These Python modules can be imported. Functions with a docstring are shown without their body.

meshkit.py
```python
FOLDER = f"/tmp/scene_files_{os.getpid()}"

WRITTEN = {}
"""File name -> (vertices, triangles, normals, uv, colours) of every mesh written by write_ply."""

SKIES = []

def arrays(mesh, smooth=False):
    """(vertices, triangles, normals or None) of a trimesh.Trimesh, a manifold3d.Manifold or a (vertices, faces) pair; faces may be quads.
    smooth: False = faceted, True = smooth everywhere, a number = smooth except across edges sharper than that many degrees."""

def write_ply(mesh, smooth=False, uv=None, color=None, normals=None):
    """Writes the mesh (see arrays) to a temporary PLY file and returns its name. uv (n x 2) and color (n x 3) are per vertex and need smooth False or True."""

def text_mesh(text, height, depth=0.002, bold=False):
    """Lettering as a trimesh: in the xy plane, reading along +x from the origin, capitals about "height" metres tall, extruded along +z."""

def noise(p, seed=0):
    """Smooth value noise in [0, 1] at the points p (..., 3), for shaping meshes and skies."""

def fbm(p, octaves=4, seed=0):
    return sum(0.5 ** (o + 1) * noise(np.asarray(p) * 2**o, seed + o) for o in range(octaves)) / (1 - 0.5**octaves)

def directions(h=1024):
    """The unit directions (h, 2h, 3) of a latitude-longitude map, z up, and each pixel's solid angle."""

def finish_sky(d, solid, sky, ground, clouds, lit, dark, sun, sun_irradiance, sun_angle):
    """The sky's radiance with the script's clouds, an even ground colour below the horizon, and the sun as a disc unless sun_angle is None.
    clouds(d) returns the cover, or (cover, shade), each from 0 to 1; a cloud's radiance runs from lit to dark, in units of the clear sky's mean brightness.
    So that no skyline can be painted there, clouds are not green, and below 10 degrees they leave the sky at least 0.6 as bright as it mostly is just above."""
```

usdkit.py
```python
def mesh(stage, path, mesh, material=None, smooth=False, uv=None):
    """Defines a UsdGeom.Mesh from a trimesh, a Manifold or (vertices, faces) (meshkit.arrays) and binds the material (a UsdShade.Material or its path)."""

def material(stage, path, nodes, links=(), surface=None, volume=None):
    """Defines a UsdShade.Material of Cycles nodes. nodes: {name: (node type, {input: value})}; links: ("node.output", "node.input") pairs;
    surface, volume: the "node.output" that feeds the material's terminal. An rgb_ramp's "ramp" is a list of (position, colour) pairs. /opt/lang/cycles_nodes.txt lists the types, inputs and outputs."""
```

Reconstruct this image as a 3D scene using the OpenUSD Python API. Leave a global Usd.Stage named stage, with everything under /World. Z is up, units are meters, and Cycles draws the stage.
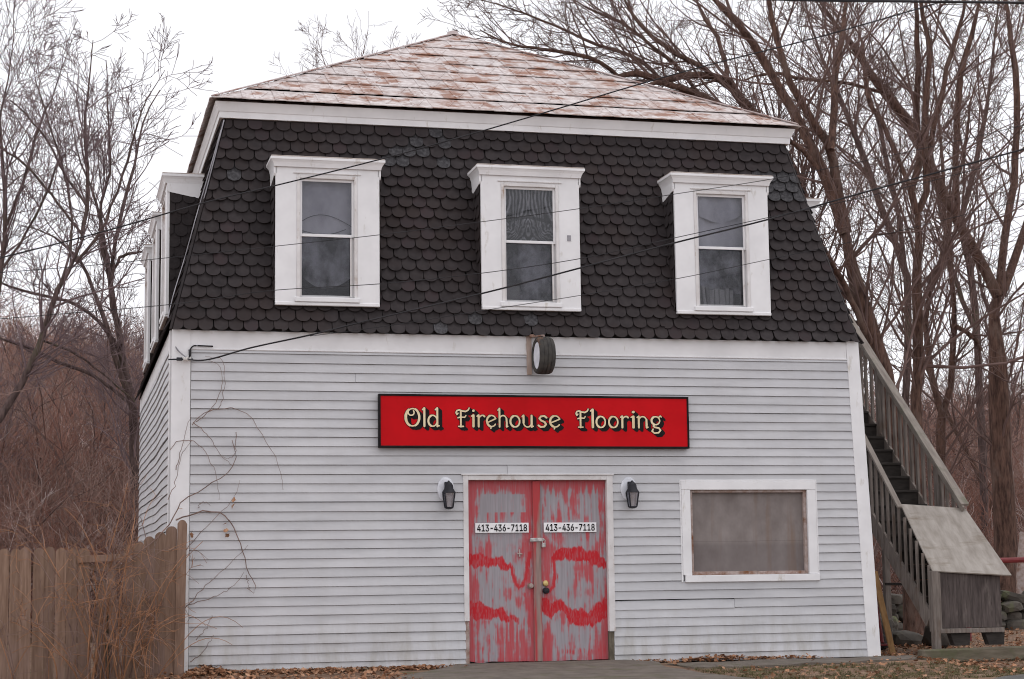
import math, random
import numpy as np, trimesh, usdkit, meshkit
import manifold3d as m3
import shapely
from shapely.geometry import Polygon, LineString, Point, box as sbox
from shapely import affinity
from pxr import Usd, UsdGeom, UsdLux, UsdShade, Gf, Sdf, Vt

stage = Usd.Stage.CreateInMemory()
UsdGeom.SetStageUpAxis(stage, 'Z')
UsdGeom.Xform.Define(stage, '/World')
UsdGeom.Scope.Define(stage, '/World/Looks')

# ------------------------------------------------------------------ camera
CAM = np.array([-1.4268, -24.7066, 1.2515])
YAW, PITCH, ROLL, FPX = 0.243146, 0.128417, -0.013498, 1807.89
_f = np.array([math.sin(YAW)*math.cos(PITCH), math.cos(YAW)*math.cos(PITCH), math.sin(PITCH)])
_r0 = np.array([math.cos(YAW), -math.sin(YAW), 0.0]); _u0 = np.cross(_r0, _f)
RIGHT = math.cos(ROLL)*_r0 + math.sin(ROLL)*_u0
UP = -math.sin(ROLL)*_r0 + math.cos(ROLL)*_u0
FWD = _f
cam = UsdGeom.Camera.Define(stage, '/World/camera')
mm = np.eye(4); mm[0, :3] = RIGHT; mm[1, :3] = UP; mm[2, :3] = -FWD; mm[3, :3] = CAM
cam.AddTransformOp().Set(Gf.Matrix4d(*mm.ravel().tolist()))
cam.CreateHorizontalApertureAttr(36.0); cam.CreateVerticalApertureAttr(36.0*679/1024)
cam.CreateFocalLengthAttr(36.0*FPX/1024)
cam.CreateClippingRangeAttr(Gf.Vec2f(0.1, 5000))
cam.CreateExposureAttr(0.0)

# ------------------------------------------------------------------ sky and sun (overcast)
SUN_EL, SUN_AZ = math.radians(70), math.radians(118)          # azimuth = atan2(x, y) of the direction to the sun
SKY_STRENGTH = 0.12
sky = UsdLux.DomeLight.Define(stage, '/World/sky')
skym = usdkit.material(stage, '/World/Looks/overcast_sky', {
    'sky': ('sky_texture', {'sky_type': 'single_scattering', 'sun_disc': False, 'sun_elevation': SUN_EL, 'sun_rotation': SUN_AZ}),
    'tc': ('texture_coordinate', {}),
    'map': ('mapping', {'scale': (1.0, 1.0, 2.2)}),
    'n': ('noise_texture', {'scale': 2.2, 'detail': 5.0, 'roughness': 0.55}),
    'ramp': ('rgb_ramp', {'ramp': [(0.25, (8.4, 8.35, 8.75)), (0.75, (10.5, 10.45, 10.7))]}),
    'mix': ('mix', {'fac': 0.92}),
    'bg': ('background_shader', {'strength': SKY_STRENGTH})},
    [('tc.generated', 'map.vector'), ('map.vector', 'n.vector'), ('n.fac', 'ramp.fac'), ('sky.color', 'mix.color1'),
     ('ramp.color', 'mix.color2'), ('mix.color', 'bg.color')], surface='bg.background')
UsdShade.MaterialBindingAPI.Apply(sky.GetPrim()).Bind(skym)
sky.GetPrim().SetCustomDataByKey('kind', 'structure')
sun = UsdLux.DistantLight.Define(stage, '/World/sun')
sun.CreateIntensityAttr(0.15); sun.CreateAngleAttr(25.0); sun.CreateNormalizeAttr(True)
sun.CreateColorAttr(Gf.Vec3f(1.0, 0.98, 0.96))
_d = np.array([math.sin(SUN_AZ)*math.cos(SUN_EL), math.cos(SUN_AZ)*math.cos(SUN_EL), math.sin(SUN_EL)])
_x = np.cross([0, 0, 1], _d); _x /= np.linalg.norm(_x); _y = np.cross(_d, _x)
sm = np.eye(4); sm[0, :3] = _x; sm[1, :3] = _y; sm[2, :3] = _d
sun.AddTransformOp().Set(Gf.Matrix4d(*sm.ravel().tolist()))

# ------------------------------------------------------------------ helpers
rng = np.random.default_rng(11)


def at(px, py, Y):
    """The world point on the vertical plane y = Y that a pixel of the photograph shows."""
    d = FWD + RIGHT*(px-512)/FPX - UP*(py-339.5)/FPX
    return CAM + d*(Y-CAM[1])/d[1]


def dist(p):
    return float(np.dot(np.asarray(p)-CAM, FWD))


used = {}


def numbered(parent, name):
    k = used.get((parent, name), 0); used[(parent, name)] = k+1
    return name if k == 0 else f'{name}_{k:03d}'


LOC = {}


def tag(prim, label=None, cat=None, group=None, kind=None):
    for k, v in (('label', label), ('category', cat), ('group', group), ('kind', kind)):
        if v:
            prim.SetCustomDataByKey(k, v)


def thing(name, label, cat, loc=(0, 0, 0), group=None, kind=None):
    path = '/World/' + numbered('/World', name)
    x = UsdGeom.Xform.Define(stage, path); x.AddTranslateOp().Set(Gf.Vec3d(*map(float, loc)))
    tag(x.GetPrim(), label, cat, group, kind); LOC[path] = np.asarray(loc, float)
    return path


def merge(ms):
    if not isinstance(ms, (list, tuple)):
        return ms
    vs, fs, o = [], [], 0
    for m in ms:
        v, f = (np.asarray(m[0], float), np.asarray(m[1], int)) if isinstance(m, tuple) else (np.asarray(m.vertices), np.asarray(m.faces))
        if f.shape[1] == 4:
            f = np.vstack([f[:, [0, 1, 2]], f[:, [0, 2, 3]]])
        vs.append(v); fs.append(f+o); o += len(v)
    return trimesh.Trimesh(np.vstack(vs), np.vstack(fs), process=False)


def part(parent, name, mesh, mat, smooth=False, label=None, kind=None):
    """One Mesh prim, a child of parent (world coordinates in, local coordinates stored)."""
    mesh = merge(mesh)
    top = '/'.join(parent.split('/')[:3])
    off = LOC.get(top, np.zeros(3))
    v = np.asarray(mesh.vertices) - off
    path = parent + '/' + numbered(parent, name)
    m = usdkit.mesh(stage, path, trimesh.Trimesh(v, mesh.faces, process=False), '/World/Looks/'+mat, smooth=smooth)
    tag(m.GetPrim(), label, None, None, kind)
    return path


def single(name, mesh, mat, label=None, cat=None, group=None, kind=None, smooth=False):
    mesh = merge(mesh)
    path = '/World/' + numbered('/World', name)
    m = usdkit.mesh(stage, path, mesh, '/World/Looks/'+mat, smooth=smooth)
    tag(m.GetPrim(), label, cat, group, kind)
    return path


def group_part(parent, name, label=None):
    path = parent + '/' + numbered(parent, name)
    x = UsdGeom.Xform.Define(stage, path)
    tag(x.GetPrim(), label)
    return path


BOXF = np.array([[0, 2, 3, 1], [4, 5, 7, 6], [0, 1, 5, 4], [2, 6, 7, 3], [0, 4, 6, 2], [1, 3, 7, 5]])


def hexa(p8):
    """Closed box from 8 corners ordered x fastest, then y, then z."""
    return trimesh.Trimesh(np.asarray(p8, float), np.vstack([BOXF[:, [0, 1, 2]], BOXF[:, [0, 2, 3]]]), process=False)


def bx(x0, x1, y0, y1, z0, z1, bevel=0.0):
    if x1 < x0: x0, x1 = x1, x0
    if y1 < y0: y0, y1 = y1, y0
    if z1 < z0: z0, z1 = z1, z0
    if bevel:
        b = min(bevel, (x1-x0)/2.2, (y1-y0)/2.2, (z1-z0)/2.2)
        pts = []
        for x in (0, 1):
            for y in (0, 1):
                for z in (0, 1):
                    X, Y, Z = (x0, x1)[x], (y0, y1)[y], (z0, z1)[z]
                    sx, sy, sz = (1, -1)[x], (1, -1)[y], (1, -1)[z]
                    pts += [(X, Y+sy*b, Z+sz*b), (X+sx*b, Y, Z+sz*b), (X+sx*b, Y+sy*b, Z)]
        m = m3.Manifold.hull_points(np.array(pts)).to_mesh()
        return trimesh.Trimesh(m.vert_properties[:, :3], m.tri_verts, process=False)
    return hexa([(x, y, z) for z in (z0, z1) for y in (y0, y1) for x in (x0, x1)])


def bar(a, b, w, h, up=(0, 0, 1), bevel=0.004):
    """A square timber from a to b, w wide sideways and h high along up."""
    a, b = np.asarray(a, float), np.asarray(b, float); d = b-a; L = np.linalg.norm(d); d /= L
    s = np.cross(d, up); s /= np.linalg.norm(s); u = np.cross(s, d)
    m = bx(-w/2, w/2, 0, L, -h/2, h/2, bevel)
    return trimesh.Trimesh(a + np.asarray(m.vertices) @ np.stack([s, d, u]), m.faces, process=False)


def hull(pts):
    m = m3.Manifold.hull_points(np.asarray(pts, float)).to_mesh()
    return trimesh.Trimesh(m.vert_properties[:, :3], m.tri_verts, process=False)


def extrude(poly, d0, d1, O, U, V, N):
    """A shapely polygon in the plane (O, U, V) made solid from N*d0 to N*d1."""
    out = []
    for g in getattr(poly, 'geoms', [poly]):
        if g.is_empty or g.area < 1e-6:
            continue
        m = trimesh.creation.extrude_polygon(g, d1-d0, engine='earcut')
        v = np.asarray(m.vertices)
        out.append(trimesh.Trimesh(O + v[:, :1]*U + v[:, 1:2]*V + (v[:, 2:]+d0)*N, m.faces, process=False))
    return merge(out)


def tubes(lines, sides=4, cap=True):
    """lines: list of (points (n,3), radii (n)), any n; grouped and built at once."""
    by = {}
    for p, r in lines:
        by.setdefault(len(p), []).append((p, r))
    V, F, o = [], [], 0
    a = np.arange(sides)*2*np.pi/sides; ca, sa = np.cos(a), np.sin(a)
    for n, ls in by.items():
        P = np.array([l[0] for l in ls], float); R = np.array([l[1] for l in ls], float)
        T = np.empty_like(P); T[:, 1:-1] = P[:, 2:]-P[:, :-2]; T[:, 0] = P[:, 1]-P[:, 0]; T[:, -1] = P[:, -1]-P[:, -2]
        T /= np.maximum(np.linalg.norm(T, axis=2, keepdims=True), 1e-9)
        ref = np.where(np.abs(T[:, :1, 2:3]) < 0.8, np.array([0, 0, 1.0]), np.array([1.0, 0, 0]))
        A = np.cross(T, np.broadcast_to(ref, T.shape)); A /= np.maximum(np.linalg.norm(A, axis=2, keepdims=True), 1e-9)
        B = np.cross(T, A)
        ring = P[:, :, None] + R[:, :, None, None]*(A[:, :, None]*ca[:, None] + B[:, :, None]*sa[:, None])
        V.append(ring.reshape(-1, 3))
        base = np.arange(len(ls))[:, None, None]*n*sides + np.arange(n-1)[None, :, None]*sides
        i = np.arange(sides)[None, None, :]; j = (i+1) % sides
        q = np.stack([base+i, base+i+sides, base+j+sides, base+j], -1).reshape(-1, 4)
        F += [q[:, [0, 1, 2]]+o, q[:, [0, 2, 3]]+o]
        if cap:
            for k in range(1, sides-1):
                b0 = np.arange(len(ls))*n*sides
                F.append(np.stack([b0, b0+k, b0+k+1], 1)+o)
                e = b0+(n-1)*sides
                F.append(np.stack([e, e+k+1, e+k], 1)+o)
        o += P.shape[0]*n*sides
    return trimesh.Trimesh(np.vstack(V), np.vstack(F), process=False)


def spline(pts, n):
    pts = np.asarray(pts, float)
    from scipy.interpolate import PchipInterpolator
    t = np.r_[0, np.cumsum(np.linalg.norm(np.diff(pts[:, :3], axis=0), axis=1))]
    return PchipInterpolator(t, pts)(np.linspace(0, t[-1], n))


def lathe(profile, n=24, axis='z', center=(0, 0, 0), squash=(1, 1)):
    """profile: (radius, height) pairs; closed where the radius is 0."""
    p = np.asarray(profile, float); a = np.arange(n)*2*np.pi/n
    v = np.stack([p[:, :1]*np.cos(a)*squash[0], p[:, :1]*np.sin(a)*squash[1], np.repeat(p[:, 1:], n, 1)], -1).reshape(-1, 3)
    f = []
    for i in range(len(p)-1):
        for j in range(n):
            k = (j+1) % n
            f += [(i*n+j, i*n+k, (i+1)*n+k), (i*n+j, (i+1)*n+k, (i+1)*n+j)]
    if axis == 'x': v = v[:, [2, 0, 1]]
    if axis == 'y': v = np.stack([v[:, 0], -v[:, 2], v[:, 1]], 1)
    return trimesh.Trimesh(v+np.asarray(center), np.array(f), process=False)


# ------------------------------------------------------------------ materials
def M(name, ramp, scale=4.0, stretch=(1, 1, 1), detail=6.0, rough=0.8, spec=0.3, bump=0.0, bscale=None, bdist=0.01, vary=0.0, blotch=None, coord='pos', metallic=0.0):
    """Noise colour ramp over world position, with optional random value per piece, a second blotch colour and a bump."""
    n = {'g': ('geometry', {}), 'm': ('mapping', {'scale': stretch}),
         'n': ('noise_texture', {'scale': float(scale), 'detail': detail, 'roughness': 0.6}),
         'r': ('rgb_ramp', {'ramp': ramp}),
         'p': ('principled_bsdf', {'roughness': rough, 'specular_ior_level': spec, 'metallic': metallic})}
    l = [('g.position', 'm.vector'), ('m.vector', 'n.vector'), ('n.fac', 'r.fac')]
    col = 'r.color'
    if blotch:
        bc, bs, lo, hi, bst = blotch
        n['bm'] = ('mapping', {'scale': bst, 'location': (3.1, 7.7, 1.3)})
        n['bn'] = ('noise_texture', {'scale': bs, 'detail': 5.0, 'roughness': 0.65})
        n['br'] = ('map_range', {'from_min': lo, 'from_max': hi, 'clamp': True})
        n['bx'] = ('mix', {'color2': bc})
        l += [('g.position', 'bm.vector'), ('bm.vector', 'bn.vector'), ('bn.fac', 'br.value'), ('br.result', 'bx.fac'), (col, 'bx.color1')]
        col = 'bx.color'
    if vary:
        n['oi'] = ('object_info', {})
        n['ad'] = ('math', {'math_type': 'add'}); n['fr'] = ('math', {'math_type': 'fraction'})
        n['vr'] = ('map_range', {'to_min': 1-vary, 'to_max': 1+vary})
        n['h'] = ('hsv', {})
        l += [('oi.random', 'ad.value1'), ('g.random_per_island', 'ad.value2'), ('ad.value', 'fr.value1'), ('fr.value', 'vr.value'), ('vr.result', 'h.value'), (col, 'h.color')]
        col = 'h.color'
    l.append((col, 'p.base_color'))
    if bump:
        n['n2'] = ('noise_texture', {'scale': float(bscale or scale*4), 'detail': 4.0, 'roughness': 0.6})
        n['b'] = ('bump', {'strength': bump, 'distance': bdist})
        l += [('m.vector', 'n2.vector'), ('n2.fac', 'b.height'), ('b.normal', 'p.normal')]
    usdkit.material(stage, '/World/Looks/'+name, n, l, surface='p.BSDF')


# vinyl siding with grime that gathers near the ground
usdkit.material(stage, '/World/Looks/vinyl_siding', {
    'g': ('geometry', {}), 'm': ('mapping', {'scale': (0.6, 0.6, 3.0)}),
    'n': ('noise_texture', {'scale': 1.6, 'detail': 7.0, 'roughness': 0.62}),
    'r': ('rgb_ramp', {'ramp': [(0.3, (0.50, 0.50, 0.522)), (0.6, (0.60, 0.60, 0.622))]}),
    's': ('separate_xyz', {}), 'mr': ('map_range', {'from_min': 0.75, 'from_max': -0.05, 'to_min': 0.09, 'to_max': 0.75, 'clamp': True}),
    'm2': ('mapping', {'scale': (3.5, 3.5, 0.8)}), 'n2': ('noise_texture', {'scale': 1.2, 'detail': 6.0, 'roughness': 0.7}),
    'nr': ('map_range', {'from_min': 0.42, 'from_max': 0.72, 'clamp': True}), 'mu': ('math', {'math_type': 'multiply'}),
    'x': ('mix', {'color2': (0.30, 0.27, 0.20)}), 'oi': ('object_info', {}),
    'vr': ('map_range', {'to_min': 0.95, 'to_max': 1.03}), 'h': ('hsv', {}),
    'p': ('principled_bsdf', {'roughness': 0.5, 'specular_ior_level': 0.35}),
    'nb': ('noise_texture', {'scale': 5.0, 'detail': 2.0}), 'b': ('bump', {'strength': 0.12, 'distance': 0.01})},
    [('g.position', 'm.vector'), ('m.vector', 'n.vector'), ('n.fac', 'r.fac'), ('g.position', 's.vector'), ('s.z', 'mr.value'),
     ('g.position', 'm2.vector'), ('m2.vector', 'n2.vector'), ('n2.fac', 'nr.value'), ('nr.result', 'mu.value1'), ('mr.result', 'mu.value2'),
     ('mu.value', 'x.fac'), ('r.color', 'x.color1'), ('oi.random', 'vr.value'), ('vr.result', 'h.value'), ('x.color', 'h.color'),
     ('h.color', 'p.base_color'), ('g.position', 'nb.vector'), ('nb.fac', 'b.height'), ('b.normal', 'p.normal')], surface='p.BSDF')
M('white_trim', [(0.35, (0.70, 0.69, 0.70)), (0.65, (0.79, 0.78, 0.79))], 2.0, rough=0.45, bump=0.06, blotch=((0.42, 0.37, 0.30), 2.2, 0.62, 0.80, (3, 3, 1)))
M('aged_trim', [(0.35, (0.58, 0.55, 0.54)), (0.65, (0.72, 0.70, 0.70))], 3.0, rough=0.6, bump=0.1, blotch=((0.30, 0.20, 0.14), 3.5, 0.58, 0.72, (1, 1, 0.6)))
M('weathered_cornice_top', [(0.35, (0.25, 0.19, 0.15)), (0.65, (0.55, 0.49, 0.46))], 5.0, rough=0.8, bump=0.2)
M('slate', [(0.3, (0.023, 0.0185, 0.0195)), (0.7, (0.041, 0.034, 0.035))], 9, rough=0.78, spec=0.22, vary=0.15, bump=0.6, bscale=60, bdist=0.008,
  blotch=((0.034, 0.024, 0.023), 0.85, 0.47, 0.68, (1, 1, 1.2)))
M('slate_pale', [(0.35, (0.075, 0.072, 0.077)), (0.6, (0.028, 0.026, 0.029))], 26, rough=0.75, vary=0.2, bump=0.25, bscale=38, bdist=0.006)
M('slate_reddish', [(0.3, (0.042, 0.028, 0.030)), (0.7, (0.034, 0.028, 0.030))], 6, rough=0.78, spec=0.22, vary=0.15, bump=0.6, bscale=60, bdist=0.008)
M('roof_underlay', [(0.4, (0.025, 0.023, 0.022)), (0.6, (0.04, 0.036, 0.035))], 6)
for k, (a, b, lo) in enumerate([((0.43, 0.365, 0.35), (0.62, 0.565, 0.55), 0.49), ((0.42, 0.35, 0.33), (0.61, 0.55, 0.535), 0.48), ((0.41, 0.325, 0.30), (0.60, 0.53, 0.51), 0.465)]):
    M(f'rusty_tin_{"light medium rusty".split()[k]}', [(0.38, a), (0.60, b)], 9.0, (1.0, 1.0, 1.0), detail=9, rough=0.6, spec=0.3, vary=0.05, bump=0.5, bscale=22,
      blotch=((0.27, 0.135, 0.092), 2.7, lo+0.01, lo+0.13, (0.9, 1.2, 1.2)))
M('tile_edge_dark', [(0.4, (0.06, 0.045, 0.04)), (0.6, (0.12, 0.08, 0.07))], 6)
M('hip_metal', [(0.35, (0.34, 0.26, 0.24)), (0.65, (0.52, 0.45, 0.44))], 4, rough=0.5, blotch=((0.25, 0.12, 0.09), 3, 0.5, 0.65, (1, 1, 1)))
M('black_metal', [(0.4, (0.010, 0.010, 0.014)), (0.7, (0.022, 0.022, 0.028))], 20, rough=0.5, spec=0.3, bump=0.1)
M('rubber', [(0.35, (0.035, 0.033, 0.032)), (0.7, (0.075, 0.068, 0.06))], 9, rough=0.85, blotch=((0.13, 0.075, 0.05), 6, 0.58, 0.7, (1, 1, 1)))
M('pale_face', [(0.4, (0.60, 0.61, 0.66)), (0.6, (0.74, 0.75, 0.80))], 6, rough=0.35)
M('sign_red', [(0.35, (0.47, 0.003, 0.007)), (0.65, (0.56, 0.004, 0.009))], 1.4, rough=0.5, spec=0.10, bump=0.05)
M('black_paint', [(0.4, (0.007, 0.006, 0.007)), (0.6, (0.014, 0.012, 0.012))], 8, rough=0.6, spec=0.12)
M('cream_paint', [(0.4, (0.70, 0.55, 0.33)), (0.6, (0.80, 0.67, 0.44))], 5, rough=0.5)
M('sticker_white', [(0.4, (0.80, 0.79, 0.80)), (0.6, (0.86, 0.85, 0.86))], 6, rough=0.4)
M('dark_interior', [(0.4, (0.030, 0.028, 0.030)), (0.6, (0.05, 0.047, 0.05))], 3, rough=0.9)
M('sheer_curtain', [(0.35, (0.36, 0.36, 0.40)), (0.65, (0.62, 0.62, 0.66))], 1.7, (1, 1, 0.7), rough=0.9)
M('curtain_dim', [(0.38, (0.06, 0.06, 0.065)), (0.62, (0.62, 0.61, 0.65))], 3.2, (1, 1, 0.8), rough=0.9)
M('dark_fabric', [(0.35, (0.035, 0.034, 0.038)), (0.65, (0.07, 0.068, 0.072))], 5, rough=0.9)
M('lace_thread', [(0.35, (0.6, 0.6, 0.62)), (0.65, (0.75, 0.75, 0.77))], 8, rough=0.8)
usdkit.material(stage, '/World/Looks/lace_cloth', {'a': ('attribute', {'attribute': 'paint'}), 'p': ('principled_bsdf', {'roughness': 0.9, 'specular_ior_level': 0.1})}, [('a.color', 'p.base_color')], surface='p.BSDF')
M('book_cover', [(0.35, (0.42, 0.40, 0.39)), (0.65, (0.70, 0.68, 0.66))], 3, rough=0.7, vary=0.4)
M('wood_grey', [(0.3, (0.115, 0.094, 0.082)), (0.7, (0.235, 0.20, 0.178))], 9, (3, 3, 0.4), rough=0.85, bump=0.35, bscale=30, bdist=0.006, vary=0.12, blotch=((0.11, 0.075, 0.055), 2.5, 0.52, 0.72, (2, 2, 0.7)))
M('wood_rail', [(0.3, (0.165, 0.138, 0.118)), (0.7, (0.29, 0.255, 0.225))], 6, (3, 0.5, 0.5), rough=0.85, bump=0.3, bdist=0.006, blotch=((0.12, 0.13, 0.08), 3, 0.55, 0.75, (1, 1, 1)))
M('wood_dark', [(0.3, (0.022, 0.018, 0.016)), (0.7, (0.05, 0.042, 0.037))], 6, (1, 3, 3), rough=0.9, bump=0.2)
M('wood_fence', [(0.3, (0.150, 0.090, 0.062)), (0.7, (0.285, 0.188, 0.138))], 7, (4, 4, 0.35), rough=0.9, bump=0.4, bscale=26, bdist=0.008, vary=0.16, blotch=((0.25, 0.168, 0.14), 1.7, 0.50, 0.68, (2, 2, 0.5)))
M('wood_yellow', [(0.3, (0.25, 0.135, 0.055)), (0.7, (0.40, 0.235, 0.105))], 6, (4, 4, 0.4), rough=0.8, bump=0.2)
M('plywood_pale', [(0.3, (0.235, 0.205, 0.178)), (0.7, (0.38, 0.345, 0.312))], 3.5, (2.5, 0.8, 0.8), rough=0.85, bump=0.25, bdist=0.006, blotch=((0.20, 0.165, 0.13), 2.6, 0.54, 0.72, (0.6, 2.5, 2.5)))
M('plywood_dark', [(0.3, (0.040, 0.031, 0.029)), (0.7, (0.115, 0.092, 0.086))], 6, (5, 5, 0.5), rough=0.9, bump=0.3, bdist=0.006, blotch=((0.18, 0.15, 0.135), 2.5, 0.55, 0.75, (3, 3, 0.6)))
M('wood_bracket', [(0.3, (0.30, 0.21, 0.17)), (0.7, (0.50, 0.40, 0.35))], 7, (3, 3, 0.5), rough=0.8, bump=0.2)
M('worn_frame', [(0.3, (0.26, 0.19, 0.16)), (0.7, (0.46, 0.38, 0.36))], 6, (2, 2, 2), rough=0.8, bump=0.2, blotch=((0.18, 0.075, 0.035), 3, 0.5, 0.66, (1, 1, 1)))
M('rotten_wood', [(0.3, (0.06, 0.05, 0.035)), (0.7, (0.19, 0.16, 0.12))], 9, (3, 3, 0.7), rough=0.9, bump=0.4)
M('bark_red', [(0.36, (0.048, 0.026, 0.020)), (0.62, (0.150, 0.084, 0.063))], 4.0, (4, 4, 0.8), detail=9, rough=0.95, bump=0.9, bscale=7, bdist=0.05, blotch=((0.155, 0.105, 0.085), 1.6, 0.54, 0.68, (1.5, 1.5, 0.7)))
M('bark_grey', [(0.36, (0.055, 0.036, 0.034)), (0.62, (0.150, 0.102, 0.092))], 4.0, (4, 4, 0.8), detail=9, rough=0.95, bump=0.9, bscale=7, bdist=0.05, blotch=((0.11, 0.10, 0.06), 1.2, 0.55, 0.75, (1, 1, 0.5)))
M('twig_dark', [(0.3, (0.090, 0.055, 0.048)), (0.7, (0.185, 0.120, 0.105))], 2.0, rough=0.95)
M('twig_far', [(0.3, (0.14, 0.10, 0.095)), (0.7, (0.24, 0.18, 0.17))], 2.0, rough=0.95)
M('twig_purple', [(0.3, (0.115, 0.078, 0.082)), (0.7, (0.225, 0.160, 0.162))], 2.0, rough=0.95)
M('brush_twig', [(0.3, (0.155, 0.095, 0.078)), (0.7, (0.35, 0.235, 0.20))], 0.7, rough=0.95)
M('brush_pale', [(0.3, (0.34, 0.27, 0.25)), (0.7, (0.60, 0.51, 0.48))], 0.9, rough=0.95)
M('brush_red', [(0.3, (0.18, 0.080, 0.058)), (0.7, (0.31, 0.165, 0.128))], 0.9, rough=0.95)
M('cane_orange', [(0.3, (0.22, 0.105, 0.055)), (0.7, (0.42, 0.215, 0.12))], 3.0, rough=0.8)
M('vine_brown', [(0.3, (0.11, 0.068, 0.058)), (0.7, (0.27, 0.18, 0.15))], 5.0, rough=0.9)
M('dry_leaf', [(0.3, (0.18, 0.080, 0.042)), (0.5, (0.31, 0.155, 0.085)), (0.7, (0.42, 0.25, 0.16))], 7.0, detail=2, rough=0.8, vary=0.35)
M('leaf_ground', [(0.3, (0.085, 0.050, 0.034)), (0.5, (0.19, 0.115, 0.075)), (0.68, (0.28, 0.185, 0.125))], 3.0, detail=9, rough=0.95, bump=0.8, bscale=9, bdist=0.05, blotch=((0.085, 0.085, 0.035), 0.9, 0.56, 0.68, (1, 1, 1)))
M('mossy_grass', [(0.3, (0.065, 0.065, 0.026)), (0.7, (0.16, 0.13, 0.06))], 8.0, rough=0.9, vary=0.3)
M('asphalt', [(0.3, (0.075, 0.07, 0.068)), (0.7, (0.125, 0.118, 0.114))], 7.0, detail=10, rough=0.95, bump=0.5, bscale=90, bdist=0.01, blotch=((0.20, 0.165, 0.13), 1.6, 0.52, 0.70, (1, 1, 1)))
M('concrete_apron', [(0.3, (0.105, 0.087, 0.073)), (0.7, (0.185, 0.156, 0.132))], 4.0, detail=10, rough=0.95, bump=0.5, bscale=50, bdist=0.012, blotch=((0.10, 0.095, 0.055), 2.2, 0.54, 0.70, (1, 1, 1)))
M('fieldstone', [(0.3, (0.038, 0.033, 0.028)), (0.7, (0.115, 0.100, 0.086))], 2.5, rough=0.95, bump=0.6, vary=0.25, blotch=((0.10, 0.105, 0.05), 2, 0.55, 0.7, (1, 1, 1)))
M('timber_mossy', [(0.3, (0.075, 0.062, 0.043)), (0.7, (0.17, 0.145, 0.11))], 4.0, (0.6, 3, 3), rough=0.95, bump=0.4, blotch=((0.085, 0.088, 0.045), 2.5, 0.52, 0.72, (1, 1, 1)))
M('cable_black', [(0.4, (0.012, 0.011, 0.013)), (0.6, (0.025, 0.023, 0.026))], 4, rough=0.6)
M('cable_grey', [(0.4, (0.22, 0.21, 0.23)), (0.6, (0.38, 0.37, 0.40))], 4, rough=0.5)
M('brass', [(0.4, (0.50, 0.36, 0.14)), (0.6, (0.66, 0.52, 0.25))], 8, rough=0.3, metallic=0.8)
M('steel', [(0.4, (0.30, 0.29, 0.28)), (0.6, (0.52, 0.50, 0.49))], 12, rough=0.4, metallic=0.6)
M('red_metal', [(0.3, (0.13, 0.018, 0.020)), (0.7, (0.21, 0.032, 0.034))], 5, rough=0.5)
M('orange_plastic', [(0.3, (0.45, 0.10, 0.04)), (0.7, (0.55, 0.15, 0.06))], 5, rough=0.5)
M('ceramic', [(0.4, (0.5, 0.48, 0.45)), (0.6, (0.65, 0.62, 0.6))], 5, rough=0.3)

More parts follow.
